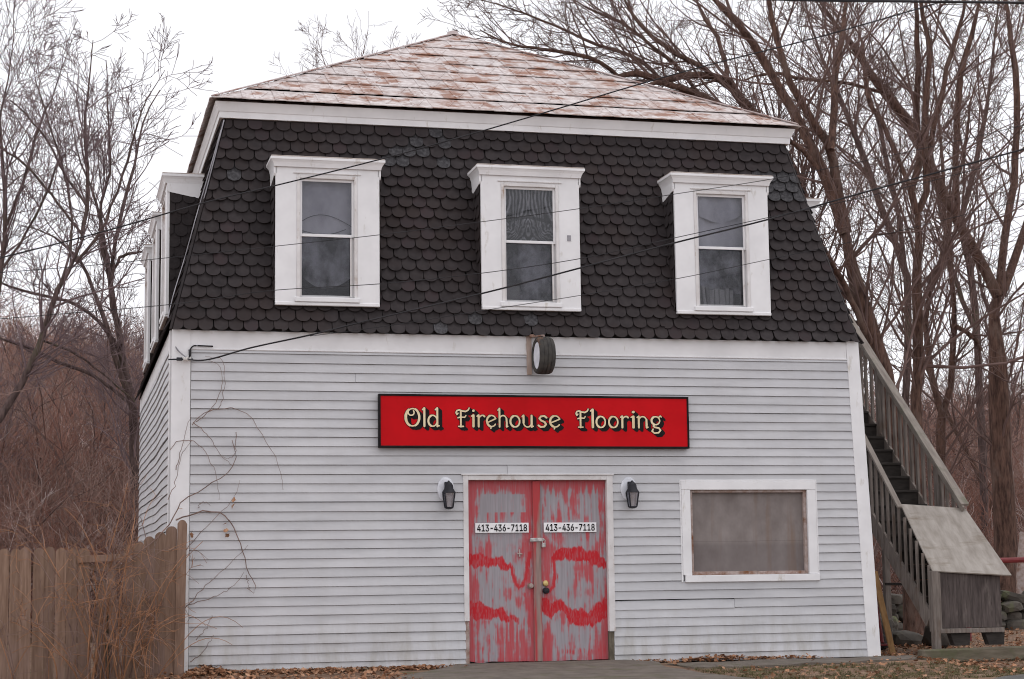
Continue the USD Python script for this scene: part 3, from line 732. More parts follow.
def paint_leaf(X0, X1, nx, nz, leftleaf, seed):
    """Grid of the leaf with worn paint: vertical brush streaks of primer over red, jagged red bands. Z-picture units: 2.341 per pixel."""
    xs = np.linspace(X0, X1, nx); zs = np.linspace(DZ0+0.015, DZ1, nz)
    X, Z = np.meshgrid(xs, zs)
    px = 252 + (X-4.035)/(6.02-4.035)*321; py = 655 - (Z-0.03)/(2.54-0.03)*418
    P = lambda fx, fy, s: meshkit.fbm(np.stack([px*fx, py*fy, np.full_like(px, s)], -1), 4, seed+int(s*10))
    streak = P(0.20, 0.012, 1.0); streak2 = P(0.55, 0.03, 2.0); fine = P(0.9, 0.08, 3.0); big = P(0.03, 0.02, 4.0)
    a = (streak-0.47)*3.0 + (big-0.52)*3.6 + (streak2-0.5)*1.5 + (P(0.06, 0.05, 8.0)-0.5)*1.6
    if leftleaf:
        a += 1.4*np.clip(1-(px-252)/26, 0, 1) + 1.1*np.clip((px-372)/26, 0, 1)
        a += np.where((px > 286) & (px < 388) & (py > 268) & (py < 310), -0.75, 0) + np.where((px > 272) & (px < 392) & (py > 310) & (py < 334), 0.62, 0)
        a += 0.5*np.exp(-((px-295)/9)**2)*(py > 560) + 0.5*np.exp(-((px-352)/12)**2)*(py > 610)
    else:
        a += 0.9*np.clip((px-556)/14, 0, 1)*np.where(py > 520, 1.2, 0.7) + 0.75*np.exp(-((px-437)/9)**2) + 0.35*(py < 330)*(streak > 0.5)
        a -= 0.5*np.exp(-((px-430)/10)**2)*(py > 415)*(py < 490)
    a += 2.1*np.clip(1-(py-237)/34, 0, 1) + 0.35*np.clip((py-610)/40, 0, 1)
    wear = 1/(1+np.exp(-(a-0.38)*5.0))*0.86
    j1 = (meshkit.fbm(np.stack([px*0.085, px*0+seed, px*0], -1), 4, 9)-0.5)*26 + (P(0.30, 0.16, 5.0)-0.5)*7
    j2 = (meshkit.fbm(np.stack([px*0.10, px*0+seed+5, px*0], -1), 4, 19)-0.5)*26 + (P(0.42, 0.05, 7.0)-0.5)*9
    def band(cx, cy, th, x0, x1):
        c = np.interp(px, cx, cy); t = np.interp(px, cx, th)*1.08
        m = np.clip((py-(c-t/2+j1))/3.5, 0, 1)*np.clip(((c+t/2+j2)-py)/3.5, 0, 1)
        m = m*np.clip(0.80+(fine-0.38)*1.6, 0.70, 1)
        return m*np.clip((px-x0)/3, 0, 1)*np.clip((x1-px)/6, 0, 1)
    def hook(pts, w):
        ls = LineString(pts); dd = shapely.distance(shapely.points(np.stack([px, py], -1)), ls)
        return np.clip((w*1.15-dd+(fine-0.5)*9+(streak2-0.5)*7)/3.0, 0, 1)*0.92
    if leftleaf:
        m = band([252, 285, 320, 356], [419, 424, 428, 437], [34, 27, 28, 20], 240, 357)
        m = np.maximum(m, band([252, 290, 330, 372], [530, 543, 548, 562], [40, 34, 28, 16], 240, 372))
        m = np.maximum(m, hook([(354, 440), (358, 468), (370, 486), (382, 478), (390, 440), (397, 405)], 5.5))
        m = np.maximum(m, hook([(384, 500), (394, 540), (398, 600)], 4.0)*0.8)
    else:
        m = band([446, 470, 505, 540, 575], [420, 411, 409, 414, 434], [20, 28, 32, 32, 26], 444, 600)
        m = np.maximum(m, band([424, 445, 470, 485, 520, 545, 575], [530, 537, 528, 552, 560, 556, 535], [36, 40, 22, 34, 38, 36, 50], 420, 600))
        m = np.maximum(m, hook([(450, 418), (456, 455), (452, 484), (440, 497)], 5.0))
        m = np.maximum(m, 0.8*np.clip((8-np.abs(py-636-j1*0.5))/5, 0, 1)*np.clip((px-462)/14, 0, 1)*np.clip((streak2-0.38)*6, 0, 1))
    w = np.clip(np.maximum(wear*(0.72+0.5*(streak2-0.3)), m*1.0), 0, 1)[..., None]
    g = GREY*(0.82+0.42*(P(0.5, 0.02, 6.0)[..., None]))
    mid = PINK
    col = np.where(w < 0.5, g + (mid-g)*(w*2), mid + (RED-mid)*(w*2-1))
    return X, Z, np.clip(col, 0, 1)


def door_leaf(X0, X1, leftleaf, seed):
    nx, nz = 120, 200
    X, Z, col = paint_leaf(X0, X1, nx, nz, leftleaf, seed)
    r = np.random.default_rng(abs(int(seed)))
    wob = np.interp(X[0], np.linspace(X0, X1, 7), r.normal(0, 0.008, 7))
    Z = Z + np.clip(1-(Z-DZ0)/0.15, 0, 1)*wob + 0.0
    Y = np.full_like(X, 0.05) + (meshkit.fbm(np.stack([X*2.0, Z*1.5, X*0], -1), 3, seed)-0.5)*0.012
    v = np.stack([X, Y, Z], -1).reshape(-1, 3)
    i = (np.arange(nz-1)[:, None]*nx + np.arange(nx-1)[None]).ravel()
    f = np.vstack([np.stack([i, i+1, i+nx+1], 1), np.stack([i, i+nx+1, i+nx], 1)])
    k = len(v)                                            # closed back and edges
    bv = np.array([(X0, 0.095, DZ0+0.01), (X1, 0.095, DZ0+0.01), (X1, 0.095, DZ1), (X0, 0.095, DZ1)])
    cb = [0, nx-1, nz*nx-1, (nz-1)*nx]
    ff = [(k, k+3, k+2), (k, k+2, k+1)]
    for a in range(4):
        b = (a+1) % 4
        ff += [(cb[a], k+a, k+b), (cb[a], k+b, cb[b])]
    mesh = trimesh.Trimesh(np.vstack([v, bv]), np.vstack([f, ff]), process=False)
    path = part(doors, 'door_leaf', mesh, 'door_paint')
    c = np.vstack([col.reshape(-1, 3), np.tile(GREY, (4, 1))]).astype(np.float32)
    pv = UsdGeom.PrimvarsAPI(stage.GetPrimAtPath(path)).CreatePrimvar('paint', Sdf.ValueTypeNames.Color3fArray, 'vertex')
    pv.Set(Vt.Vec3fArray.FromNumpy(c))
    return path


doors = group_part(house, 'double_door')
door_leaf(DX0+0.004, 5.03, True, 3)
door_leaf(5.035, DX1-0.006, False, 8)
# worn wooden astragal over the meeting edge
nz, nx = 120, 9
X, Z = np.meshgrid(np.linspace(4.975, 5.085, nx), np.linspace(0.03, 2.53, nz))
n1 = meshkit.fbm(np.stack([X*22, Z*1.6, X*0+3], -1), 4, 5); n2 = meshkit.fbm(np.stack([X*30, Z*3.5, X*0+9], -1), 3, 6)
w = np.clip((n1-0.47+0.25*np.clip((Z-1.9)/0.5, 0, 1)-0.03)*5+0.3, 0, 1)[..., None]
col = np.array([0.27, 0.185, 0.165])*(0.7+0.6*n2[..., None])*(1-w) + np.array([0.40, 0.045, 0.05])*w
Yf = 0.012 + 0.006*np.abs(np.linspace(-1, 1, nx))[None]**3 + X*0
v = np.stack([X, Yf, Z], -1).reshape(-1, 3); i = (np.arange(nz-1)[:, None]*nx+np.arange(nx-1)[None]).ravel()
f = np.vstack([np.stack([i, i+1, i+nx+1], 1), np.stack([i, i+nx+1, i+nx], 1)])
k = len(v); bv = np.array([(4.975, 0.06, 0.03), (5.085, 0.06, 0.03), (5.085, 0.06, 2.53), (4.975, 0.06, 2.53)])
cbx = [0, nx-1, nz*nx-1, (nz-1)*nx]; ff = []
for a in range(4):
    b = (a+1) % 4; ff += [(cbx[a], k+a, k+b), (cbx[a], k+b, cbx[b])]
pa = part(doors, 'meeting_strip', trimesh.Trimesh(np.vstack([v, bv]), np.vstack([f, ff]), process=False), 'door_paint')
UsdGeom.PrimvarsAPI(stage.GetPrimAtPath(pa)).CreatePrimvar('paint', Sdf.ValueTypeNames.Color3fArray, 'vertex').Set(Vt.Vec3fArray.FromNumpy(np.vstack([col.reshape(-1, 3), np.tile([0.2, .1, .1], (4, 1))]).astype(np.float32)))
# hasp, padlock, knobs, dead bolt, old latch
part(doors, 'hasp', [bx(4.925, 5.10, 0.0, 0.02, 1.685, 1.735, 0.004), bx(5.085, 5.135, 0.015, 0.045, 1.69, 1.73, 0.004)], 'steel')
part(doors, 'padlock', bx(5.09, 5.15, -0.02, 0.012, 1.60, 1.665, 0.012), 'steel')
part(doors, 'padlock_shackle', tubes([(spline([(5.10, -0.004, 1.66), (5.10, -0.004, 1.70), (5.12, -0.004, 1.72), (5.14, -0.004, 1.70), (5.14, -0.004, 1.66)], 9), np.full(9, 0.006))], 5), 'steel')
part(doors, 'dead_bolt', lathe([(0, 0), (0.042, 0.0), (0.042, 0.02), (0.03, 0.032), (0, 0.034)], 16, 'y', (5.15, 0.05, 1.10)), 'brass')
part(doors, 'door_knob', lathe([(0, 0), (0.045, 0.0), (0.045, 0.012), (0.017, 0.018), (0.017, 0.04), (0.036, 0.052), (0.042, 0.07), (0.034, 0.09), (0, 0.098)], 18, 'y', (5.15, 0.05, 1.00)), 'black_metal', smooth=40)
part(doors, 'door_knob', lathe([(0, 0), (0.04, 0.0), (0.04, 0.01), (0.016, 0.016), (0.016, 0.035), (0.032, 0.045), (0.034, 0.06), (0.026, 0.075), (0, 0.08)], 16, 'y', (4.93, 0.05, 1.07)), 'worn_frame', smooth=40)
part(doors, 'latch_plate', [bx(4.77, 4.788, 0.036, 0.05, 1.47, 1.58, 0.003), bx(4.745, 4.82, 0.034, 0.05, 1.508, 1.524, 0.003)], 'worn_frame')
for xa, xb in ((4.145, 4.915), (5.135, 5.905)):
    part(doors, 'number_strip', bx(xa, xb, 0.030, 0.044, 1.812, 1.948, 0.0015), 'sticker_white')
    t = meshkit.text_mesh('413-436-7118', 0.092, 0.003, bold=True)
    v = np.asarray(t.vertices); w_ = v[:, 0].max()-v[:, 0].min()
    s = (xb-xa-0.05)/w_
    tm = np.stack([xa+0.025+(v[:, 0]-v[:, 0].min())*s, 0.0285-v[:, 2], 1.834+v[:, 1]], 1)
    part(doors, 'number_lettering', trimesh.Trimesh(tm, t.faces, process=False), 'black_paint')

# --- boarded window
bw = group_part(house, 'boarded_window')
A, B, Z0, Z1 = 7.165, 9.235, 1.085, 2.525
part(bw, 'casing', bx(A, A+0.135, -0.038, 0.06, Z0+0.10, Z1-0.125, 0.005), 'white_trim')
part(bw, 'casing', bx(B-0.135, B, -0.038, 0.06, Z0+0.10, Z1-0.125, 0.005), 'white_trim')
part(bw, 'casing', bx(A, B, -0.039, 0.06, Z1-0.123, Z1, 0.005), 'white_trim')
part(bw, 'sill', bx(A+0.03, B+0.02, -0.055, 0.06, Z0, Z0+0.098, 0.006), 'white_trim')
part(bw, 'channel', [bx(A-0.022, A-0.002, -0.032, 0.0, Z0, Z1+0.02, 0.003), bx(B+0.002, B+0.022, -0.032, 0.0, Z0, Z1+0.02, 0.003), bx(A-0.022, B+0.022, -0.033, 0.0, Z1+0.002, Z1+0.022, 0.003)], 'white_trim')
a_, b_, c_, d_ = A+0.137, B-0.137, Z0+0.10, Z1-0.126
part(bw, 'stop', bx(a_, a_+0.04, 0.0, 0.07, c_, d_, 0.003), 'worn_frame'); part(bw, 'stop', bx(b_-0.045, b_, 0.0, 0.07, c_, d_, 0.003), 'worn_frame')
part(bw, 'stop', bx(a_+0.042, b_-0.047, -0.004, 0.07, d_-0.035, d_, 0.003), 'worn_frame'); part(bw, 'stop', [bx(a_+0.042, 8.30, 0.004, 0.07, c_, c_+0.05, 0.003), bx(8.305, b_-0.047, 0.006, 0.07, c_, c_+0.046, 0.003)], 'worn_frame')
part(bw, 'board', bx(a_+0.03, b_-0.03, 0.055, 0.075, 1.665, d_-0.02), 'window_board')
part(bw, 'board', bx(a_+0.03, b_-0.03, 0.0535, 0.075, c_+0.03, 1.663), 'window_board')

# ================================================================== THINGS ON THE FACADE
sg = thing('shop_sign', 'long red board sign with black edge and cream lettering above the doors', 'sign', (5.03, -0.03, 3.37))
SX0, SX1, SZ0, SZ1 = 2.765, 7.283, 2.990, 3.735
part(sg, 'panel', bx(SX0+0.027, SX1-0.027, -0.105, -0.03, SZ0+0.027, SZ1-0.027), 'sign_red')
for q in (bx(SX0, SX1, -0.116, -0.03, SZ0, SZ0+0.028, 0.004), bx(SX0, SX1, -0.116, -0.03, SZ1-0.028, SZ1, 0.004), bx(SX0, SX0+0.028, -0.115, -0.03, SZ0+0.028, SZ1-0.028, 0.004), bx(SX1-0.028, SX1, -0.115, -0.03, SZ0+0.028, SZ1-0.028, 0.004)):
    part(sg, 'border', q, 'black_paint')


def arc(cx, cy, rx, ry, a0, a1, n=16):
    t = np.radians(np.linspace(a0, a1, n)); return [(cx+rx*np.cos(q), cy+ry*np.sin(q)) for q in t]


TH, TN = 0.058, 0.037
GL = {
 'O': [(arc(.42, .49, .36, .46, 0, 360, 40), TN), (arc(.40, .49, .40, .46, 120, 250), TH), (arc(.46, .49, .36, .46, -70, 70), TH*.9), (arc(.34, .74, .17, .15, 170, 400), TN)],
 'l': [([(.12, 0.02), (.12, .98)], TH), ([(.12, 1.0), (.02, .90)], TN)],
 'd': [(arc(.30, .31, .27, .29, 0, 360, 30), TN), (arc(.30, .31, .27, .29, 110, 250), TH), ([(.58, .02), (.58, .98)], TH), ([(.58, 1.0), (.46, .90)], TN), ([(.58, .03), (.70, .05)], TN)],
 'F': [([(.36, .02), (.36, .86)], TH), ([(.20, .02), (.54, .02)], TN), ([(.10, .66), (.04, .76), (.10, .86), (.26, .90), (.45, .84), (.68, .82), (.86, .90), (.92, 1.0)], TN*1.15), ([(.16, .48), (.36, .52), (.62, .50), (.70, .60)], TN), ([(.10, .66), (.17, .72)], TH*.8)],
 'i': [([(.12, .02), (.12, .62)], TH), ([(.12, .64), (.03, .57)], TN), ([(.12, .86), (.13, .87)], TH*1.1)],
 'r': [([(.12, .02), (.12, .62)], TH), ([(.12, .64), (.02, .57)], TN), (arc(.36, .36, .24, .26, 175, 75, 10), TN), ([(.42, .60), (.47, .56)], TH*.9)],
 'e': [(arc(.32, .32, .27, .30, 25, 325, 26), TN), (arc(.32, .32, .27, .30, 110, 250), TH), ([(.07, .24), (.30, .33), (.56, .45)], TN), ([(.30, .02), (.27, -.08)], TN)],
 'h': [([(.12, .02), (.12, .98)], TH), ([(.12, 1.0), (.02, .90)], TN), (arc(.35, .36, .23, .26, 175, 20, 12), TN), ([(.57, .45), (.59, .2), (.58, .02)], TH), ([(.58, .02), (.66, .04)], TN)],
 'o': [(arc(.32, .31, .28, .30, 0, 360, 32), TN), (arc(.32, .31, .28, .30, 110, 250), TH), (arc(.32, .31, .28, .30, -70, 70), TH*.8)],
 'u': [([(.10, .62), (.10, .24)], TH), (arc(.32, .25, .22, .24, 180, 340, 12), TN), ([(.55, .62), (.55, .02)], TH), ([(.10, .64), (.02, .57)], TN), ([(.55, .03), (.64, .05)], TN)],
 's': [([(.46, .52), (.36, .61), (.18, .59), (.10, .48), (.18, .37), (.36, .29), (.44, .16), (.34, .03), (.16, .01), (.05, .10)], TN*1.35)],
 'n': [([(.12, .02), (.12, .62)], TH), ([(.12, .64), (.02, .57)], TN), (arc(.35, .36, .23, .26, 175, 20, 12), TN), ([(.57, .45), (.58, .2), (.58, .02)], TH), ([(.58, .02), (.66, .04)], TN)],
 'g': [(arc(.30, .40, .24, .22, 0, 360, 28), TN), (arc(.30, .40, .24, .22, 120, 240), TH), ([(.46, .56), (.58, .66), (.64, .60)], TN), ([(.24, .19), (.16, .10), (.24, .04), (.48, .00), (.58, -.12), (.46, -.26), (.22, -.28), (.08, -.18), (.14, -.07)], TN*1.2)],
}
CAPH, BASE = 0.262, 3.283
text = [('O', 404, 420), ('l', 421.5, 425), ('d', 427, 439.5), ('F', 455, 469.5), ('i', 470.5, 474.5), ('r', 476, 485), ('e', 485.5, 496), ('h', 497, 508), ('o', 509, 520), ('u', 521, 533.5), ('s', 537, 547), ('e', 548.5, 560),
        ('F', 575, 588.5), ('l', 589.5, 593.5), ('o', 595, 605.5), ('o', 607.5, 618), ('r', 619.5, 628.5), ('i', 630, 634.5), ('n', 636, 648), ('g', 650, 661.5)]
O_, U_, V_, N_ = np.array([0, -0.105, 0.0]), np.array([1.0, 0, 0]), np.array([0, 0, 1.0]), np.array([0, -1.0, 0])
for ch, p0, p1 in text:
    sh = shapely.union_all([LineString(p).buffer(w, quad_segs=4) if len(p) > 1 else Point(p[0]).buffer(w) for p, w in GL[ch]])
    x0, _, x1, _ = sh.bounds
    X0, X1 = at(p0, 428, -0.08)[0], at(p1, 428, -0.08)[0]
    sh = affinity.affine_transform(sh, [(X1-X0)/(x1-x0), 0, 0, CAPH, X0-x0*(X1-X0)/(x1-x0), BASE]).simplify(0.0012)
    shadow = shapely.union_all([affinity.translate(sh.buffer(0.007), 0.010*k, -0.008*k) for k in range(0, 6)]).simplify(0.002)
    part(sg, 'letter_shadow', extrude(shadow, 0.0004, 0.003, O_, U_, V_, N_), 'black_paint')
    part(sg, 'letter', extrude(sh, 0.0034, 0.007, O_, U_, V_, N_), 'cream_paint')

# round black drum with a white face, hung under the slates
dr = thing('round_drum_fixture', 'round black drum with a pale face hanging under the slates over the sign', 'fixture', (5.07, -0.02, 4.29))
part(dr, 'bracket_board', bx(4.905, 4.975, -0.05, -0.024, 4.035, 4.60, 0.004), 'wood_bracket')
part(dr, 'hanger', [bar((4.94, -0.04, 4.57), (5.08, -0.34, 4.56), 0.035, 0.02), bar((5.08, -0.34, 4.56), (5.08, -0.34, 4.50), 0.03, 0.02, up=(1, 0, 0)), bx(4.93, 5.14, -0.10, -0.04, 4.575, 4.605, 0.004)], 'worn_frame')
prof = [(0.0, -0.085), (0.19, -0.085), (0.195, -0.105), (0.225, -0.118), (0.245, -0.108), (0.258, -0.085), (0.262, -0.06), (0.255, -0.055), (0.263, -0.045), (0.266, -0.01), (0.258, -0.005), (0.258, 0.005), (0.266, 0.01), (0.263, 0.045), (0.255, 0.055), (0.262, 0.06), (0.258, 0.085), (0.245, 0.108), (0.225, 0.118), (0.195, 0.105), (0.19, 0.085), (0.0, 0.085)]
part(dr, 'drum', lathe(prof, 40, 'x', (5.075, -0.33, 4.275)), 'rubber', smooth=35)
part(dr, 'face', lathe([(0, -0.003), (0.188, -0.003), (0.188, 0.003), (0, 0.003)], 32, 'x', (4.982, -0.33, 4.275)), 'pale_face')


def lantern(xc, label):
    t = thing('wall_lantern', label, 'wall lamp', (xc, -0.02, 2.35), group=None)
    part(t, 'backplate', lathe([(0, 0), (0.118, 0), (0.118, 0.02), (0.10, 0.034), (0, 0.036)], 28, 'y', (xc-0.01, -0.02, 2.42), squash=(1, 1.42)), 'pale_face')
    part(t, 'arm', [tubes([(spline([(xc+0.01, -0.05, 2.46), (xc+0.01, -0.10, 2.50), (xc+0.01, -0.14, 2.47)], 7), np.full(7, 0.016))], 6), bx(xc-0.035, xc+0.05, -0.075, -0.055, 2.38, 2.52, 0.01)], 'black_metal')
    yc = -0.145
    part(t, 'hood', lathe([(0, 2.535), (0.012, 2.53), (0.02, 2.515), (0.045, 2.495), (0.062, 2.46), (0.066, 2.42), (0.094, 2.375), (0.098, 2.362), (0.0, 2.362)], 16, center=(xc+0.01, yc, 0)), 'black_metal', smooth=30)
    for k in range(4):
        a = math.pi/4 + k*math.pi/2
        part(t, 'frame_bar', tubes([(np.array([(xc+0.01+0.10*math.cos(a), yc+0.10*math.sin(a), 2.362), (xc+0.01+0.066*math.cos(a), yc+0.066*math.sin(a), 2.16)]), np.array([0.011, 0.011]))], 5), 'black_metal')
    for k in range(4):
        a0, a1 = math.pi/4+k*math.pi/2, math.pi/4+(k+1)*math.pi/2
        q = [(xc+0.01+r*math.cos(a), yc+r*math.sin(a), z) for z, r in ((2.162, 0.062), (2.36, 0.095)) for a in (a0, a1)]
        cen = np.array([xc+0.01, yc, 2.26]); q2 = [tuple(np.array(x)+(cen-np.array(x))*np.array([.04, .04, 0])) for x in q]
        part(t, 'glass', hull(q+q2), 'lantern_glass')
    part(t, 'candle_socket', lathe([(0, 2.17), (0.02, 2.17), (0.018, 2.26), (0.03, 2.29), (0.022, 2.325), (0, 2.335)], 10, center=(xc+0.01, yc, 0)), 'ceramic')
    part(t, 'base', lathe([(0, 2.135), (0.03, 2.138), (0.06, 2.15), (0.068, 2.165), (0, 2.166)], 12, center=(xc+0.01, yc, 0)), 'black_metal')


lantern(3.725, 'black coach lantern on white oval plate left of the red doors')
lantern(6.385, 'black coach lantern on white oval plate between red doors and boarded window')

# curtains and oddments in the front windows
def cloth(name, x0, x1, z0, z1, y, mat, label, cat, fold=0.02, nf=5.0, sag=0.0, seed=0):
    nx, nz = 48, 30
    X, Z = np.meshgrid(np.linspace(0, 1, nx), np.linspace(0, 1, nz))
    Y = y + fold*np.sin(X*nf*6.28+seed+Z*1.5) + 0.03*(meshkit.fbm(np.stack([X*3, Z*3, X*0+seed], -1), 3, 2)-0.5)
    zz = z0 + (z1-z0)*Z - sag*(1-Z)*(1-(2*X-1)**2)
    v = np.stack([x0+(x1-x0)*X, Y, zz], -1).reshape(-1, 3)
    i = (np.arange(nz-1)[:, None]*nx+np.arange(nx-1)[None]).ravel(); k = len(v)
    f = np.vstack([np.stack([i, i+1, i+nx+1], 1), np.stack([i, i+nx+1, i+nx], 1)])
    v2 = v + [0, 0.004, 0]
    return single(name, trimesh.Trimesh(np.vstack([v, v2]), np.vstack([f, f[:, ::-1]+k]), process=False), mat, label, cat, smooth=True)


o0 = -0.05
w1, w2, w3 = [(o0+u+0.30, o0+u+DORM_W-0.31) for u in DORM_U]
cloth('window_curtain', w1[0], w1[1], 6.05, 6.85, 0.15, 'sheer_curtain', 'pale grey sheer curtain in the upper half of the left attic window', 'curtain', 0.012, 1.3, 0.10)
cloth('window_curtain', w1[0], w1[1], 5.45, 6.0, 0.13, 'curtain_dim', 'dim drooping curtain in the lower half of the left attic window', 'curtain', 0.03, 2.0, 0.22, 3)
tb = []
for k, (z0_, z1_, h_) in enumerate(((6.13, 6.10, 0.15), (6.04, 6.07, -0.07))):
    t = np.linspace(0, 1, 20); tb.append((np.stack([w1[0]+0.03+t*(0.76 - 0.10*k), 0.11+0*t, z0_+(z1_-z0_)*t+h_*np.sin(np.pi*t**(0.85+0.3*k))], 1), np.full(20, 0.005)))
single('curtain_cord', tubes(tb, 4), 'dark_fabric', 'dark looping cords across the curtain of the left attic window', 'cord')
def lace_panel(x0, x1, z0, z1, y):
    nx, nz = 110, 110
    U, V = np.meshgrid(np.linspace(-1, 1, nx), np.linspace(0, 1, nz)); A = np.abs(U)
    wp = lambda f, s: meshkit.fbm(np.stack([A*f, V*f, A*0+s], -1), 4, 5)-0.5
    low = np.clip((0.62-V)/0.4, 0, 1)
    rad = np.hypot((A-1.15)*1.0, (V-0.80)*1.1) + wp(3.5, 1)*(0.10+0.60*low) + wp(9.0, 7)*0.06
    st = 0.5+0.5*np.sin(rad*52)
    st = (0.25+0.75*np.clip(wp(5.0, 9)*2+0.6, 0, 1))*st**1.8*(1-0.35*low*(wp(9.0, 4) > 0)) * np.clip((1.0-V)*14, 0, 1)
    st = np.where((np.abs(V-0.44+0.10*A) < 0.03), st*0.2, st)
    col = (0.008+0.50*st)[..., None]*np.array([1, 1, 1.04])
    P3 = np.stack([(x0+x1)/2+U*(x1-x0)/2, y+0.006*np.sin(U*9), z0+(z1-z0)*V], -1).reshape(-1, 3)
    i = (np.arange(nz-1)[:, None]*nx+np.arange(nx-1)[None]).ravel(); k = len(P3)
    f = np.vstack([np.stack([i, i+1, i+nx+1], 1), np.stack([i, i+nx+1, i+nx], 1)])
    p = single('lace_curtain', trimesh.Trimesh(np.vstack([P3, P3+[0, 0.004, 0]]), np.vstack([f, f[:, ::-1]+k]), process=False), 'lace_cloth', 'black and white swirling lace panel in the upper half of the middle attic window', 'curtain')
    c = np.tile(col.reshape(-1, 3), (2, 1)).astype(np.float32)
    UsdGeom.PrimvarsAPI(stage.GetPrimAtPath(p)).CreatePrimvar('paint', Sdf.ValueTypeNames.Color3fArray, 'vertex').Set(Vt.Vec3fArray.FromNumpy(c))


lace_panel(w2[0], w2[1], 5.98, 6.80, 0.11)
cloth('window_curtain', w2[0], w2[1], 5.10, 5.95, 0.14, 'curtain_dim', 'dark gathered curtain in the lower half of the middle attic window', 'curtain', 0.03, 3.0, 0.0, 5)
single('cardboard_box', bx(w2[0]+0.05, w2[0]+0.27, 0.09, 0.13, 5.10, 5.32, 0.006), 'book_cover', 'small pale box on the sill of the middle attic window', 'box')
cloth('window_curtain', w3[0], w3[1], 6.52, 6.86, 0.12, 'sheer_curtain', 'swagged valance at the top of the right attic window', 'curtain', 0.03, 2.0, 0.16, 1)
cloth('window_curtain', w3[0], w3[1], 5.95, 6.50, 0.16, 'sheer_curtain', 'pale sheer curtain in the middle of the right attic window', 'curtain', 0.02, 2.0, 0.0, 2)
cloth('window_curtain', w3[0], w3[1], 5.3, 5.95, 0.20, 'curtain_dim', 'dim curtain behind the books of the right attic window', 'curtain', 0.03, 2.5, 0.0, 4)
xb = w3[0]+0.06
for k, (bw_, bh, lean) in enumerate([(0.05, 0.26, 0), (0.04, 0.30, 0.12), (0.05, 0.28, 0.10), (0.07, 0.24, 0), (0.06, 0.26, 0), (0.08, 0.25, 0), (0.06, 0.27, 0), (0.05, 0.24, 0)]):
    m = bx(0, bw_, 0.09, 0.18, 0, bh, 0.004); v = np.asarray(m.vertices).copy(); v[:, 0] += -v[:, 2]*lean + xb + (0.03 if lean else 0); v[:, 2] += 5.10
    single('book', trimesh.Trimesh(v, m.faces, process=False), 'book_cover', 'pale book standing in the row on the right attic window sill', 'book', 'books on the sill of the right attic window')
    xb += bw_+0.012

# ================================================================== GROUND
def ground_z(x, y):
    x, y = np.asarray(x, float), np.asarray(y, float)
    near = -0.035 - 0.10*np.clip((x-10.3)/0.8, 0, 1)*np.clip((2-y)/2, 0, 1) - 0.05*np.clip((-y-0.3)/3, 0, 1)
    rise = np.clip((y-13)/58, 0, 2.2)
    side = np.interp(x, [-40, 0, 20, 45, 80], [9.0, 8.8, 6.0, 5.8, 6.5])
    hill = side*rise**1.15
    bump = (meshkit.fbm(np.stack([x*0.35, y*0.35, x*0], -1), 4, 3)-0.5)*(0.05 + 0.35*np.clip((y-6)/12, 0, 1))
    bump = bump*np.clip(np.maximum(np.maximum(np.abs(x-5)-5.0, y*-0.35), np.maximum(y-10, 0)), 0.12, 1)
    return near + hill + bump


def grid_axis(lo, a, b, hi, fine, coarse):
    return np.unique(np.r_[np.linspace(lo, a, coarse), np.arange(a, b, fine), np.linspace(b, hi, coarse)])


gx = grid_axis(-160, -8, 24, 220, 0.16, 60); gy = grid_axis(-60, -9, 14, 190, 0.16, 70)
GX, GY = np.meshgrid(gx, gy); GZ = ground_z(GX, GY)
nx = len(gx); v = np.stack([GX, GY, GZ], -1).reshape(-1, 3)
i = (np.arange(len(gy)-1)[:, None]*nx+np.arange(nx-1)[None]).ravel()
single('ground', trimesh.Trimesh(v, np.vstack([np.stack([i, i+1, i+nx+1], 1), np.stack([i, i+nx+1, i+nx], 1)]), process=False), 'leaf_ground', kind='structure', smooth=True)


def sheet(name, poly, zf, mat, step=0.12, thick=0.06):
    """A paved sheet over an outline, its top following zf, with a real edge going down into the ground."""
    x0, y0, x1, y1 = poly.bounds
    xs, ys = np.arange(x0-step, x1+2*step, step), np.arange(y0-step, y1+2*step, step)
    pts = np.array([(x, y) for x in xs for y in ys]); inside = shapely.contains_xy(poly.buffer(-step*0.4), pts[:, 0], pts[:, 1])
    rim = np.array([poly.exterior.interpolate(d).coords[0] for d in np.arange(0, poly.length, step)])
    P = np.vstack([rim, pts[inside]]); from scipy.spatial import Delaunay
    T = Delaunay(P).simplices; c = P[T].mean(1); T = T[shapely.contains_xy(poly, c[:, 0], c[:, 1])]
    cr = np.cross(P[T[:, 1]]-P[T[:, 0]], P[T[:, 2]]-P[T[:, 0]]); T[cr < 0] = T[cr < 0][:, ::-1]
    z = zf(P[:, 0], P[:, 1]); top = np.column_stack([P, z]); n, m = len(P), len(rim)
    bot = np.column_stack([rim, z[:m]-thick])
    F = [T] + [np.array([(k, n+k, n+(k+1) % m), (k, n+(k+1) % m, (k+1) % m)]) for k in range(m)]
    return single(name, trimesh.Trimesh(np.vstack([top, bot]), np.vstack(F), process=False), mat, kind='structure')


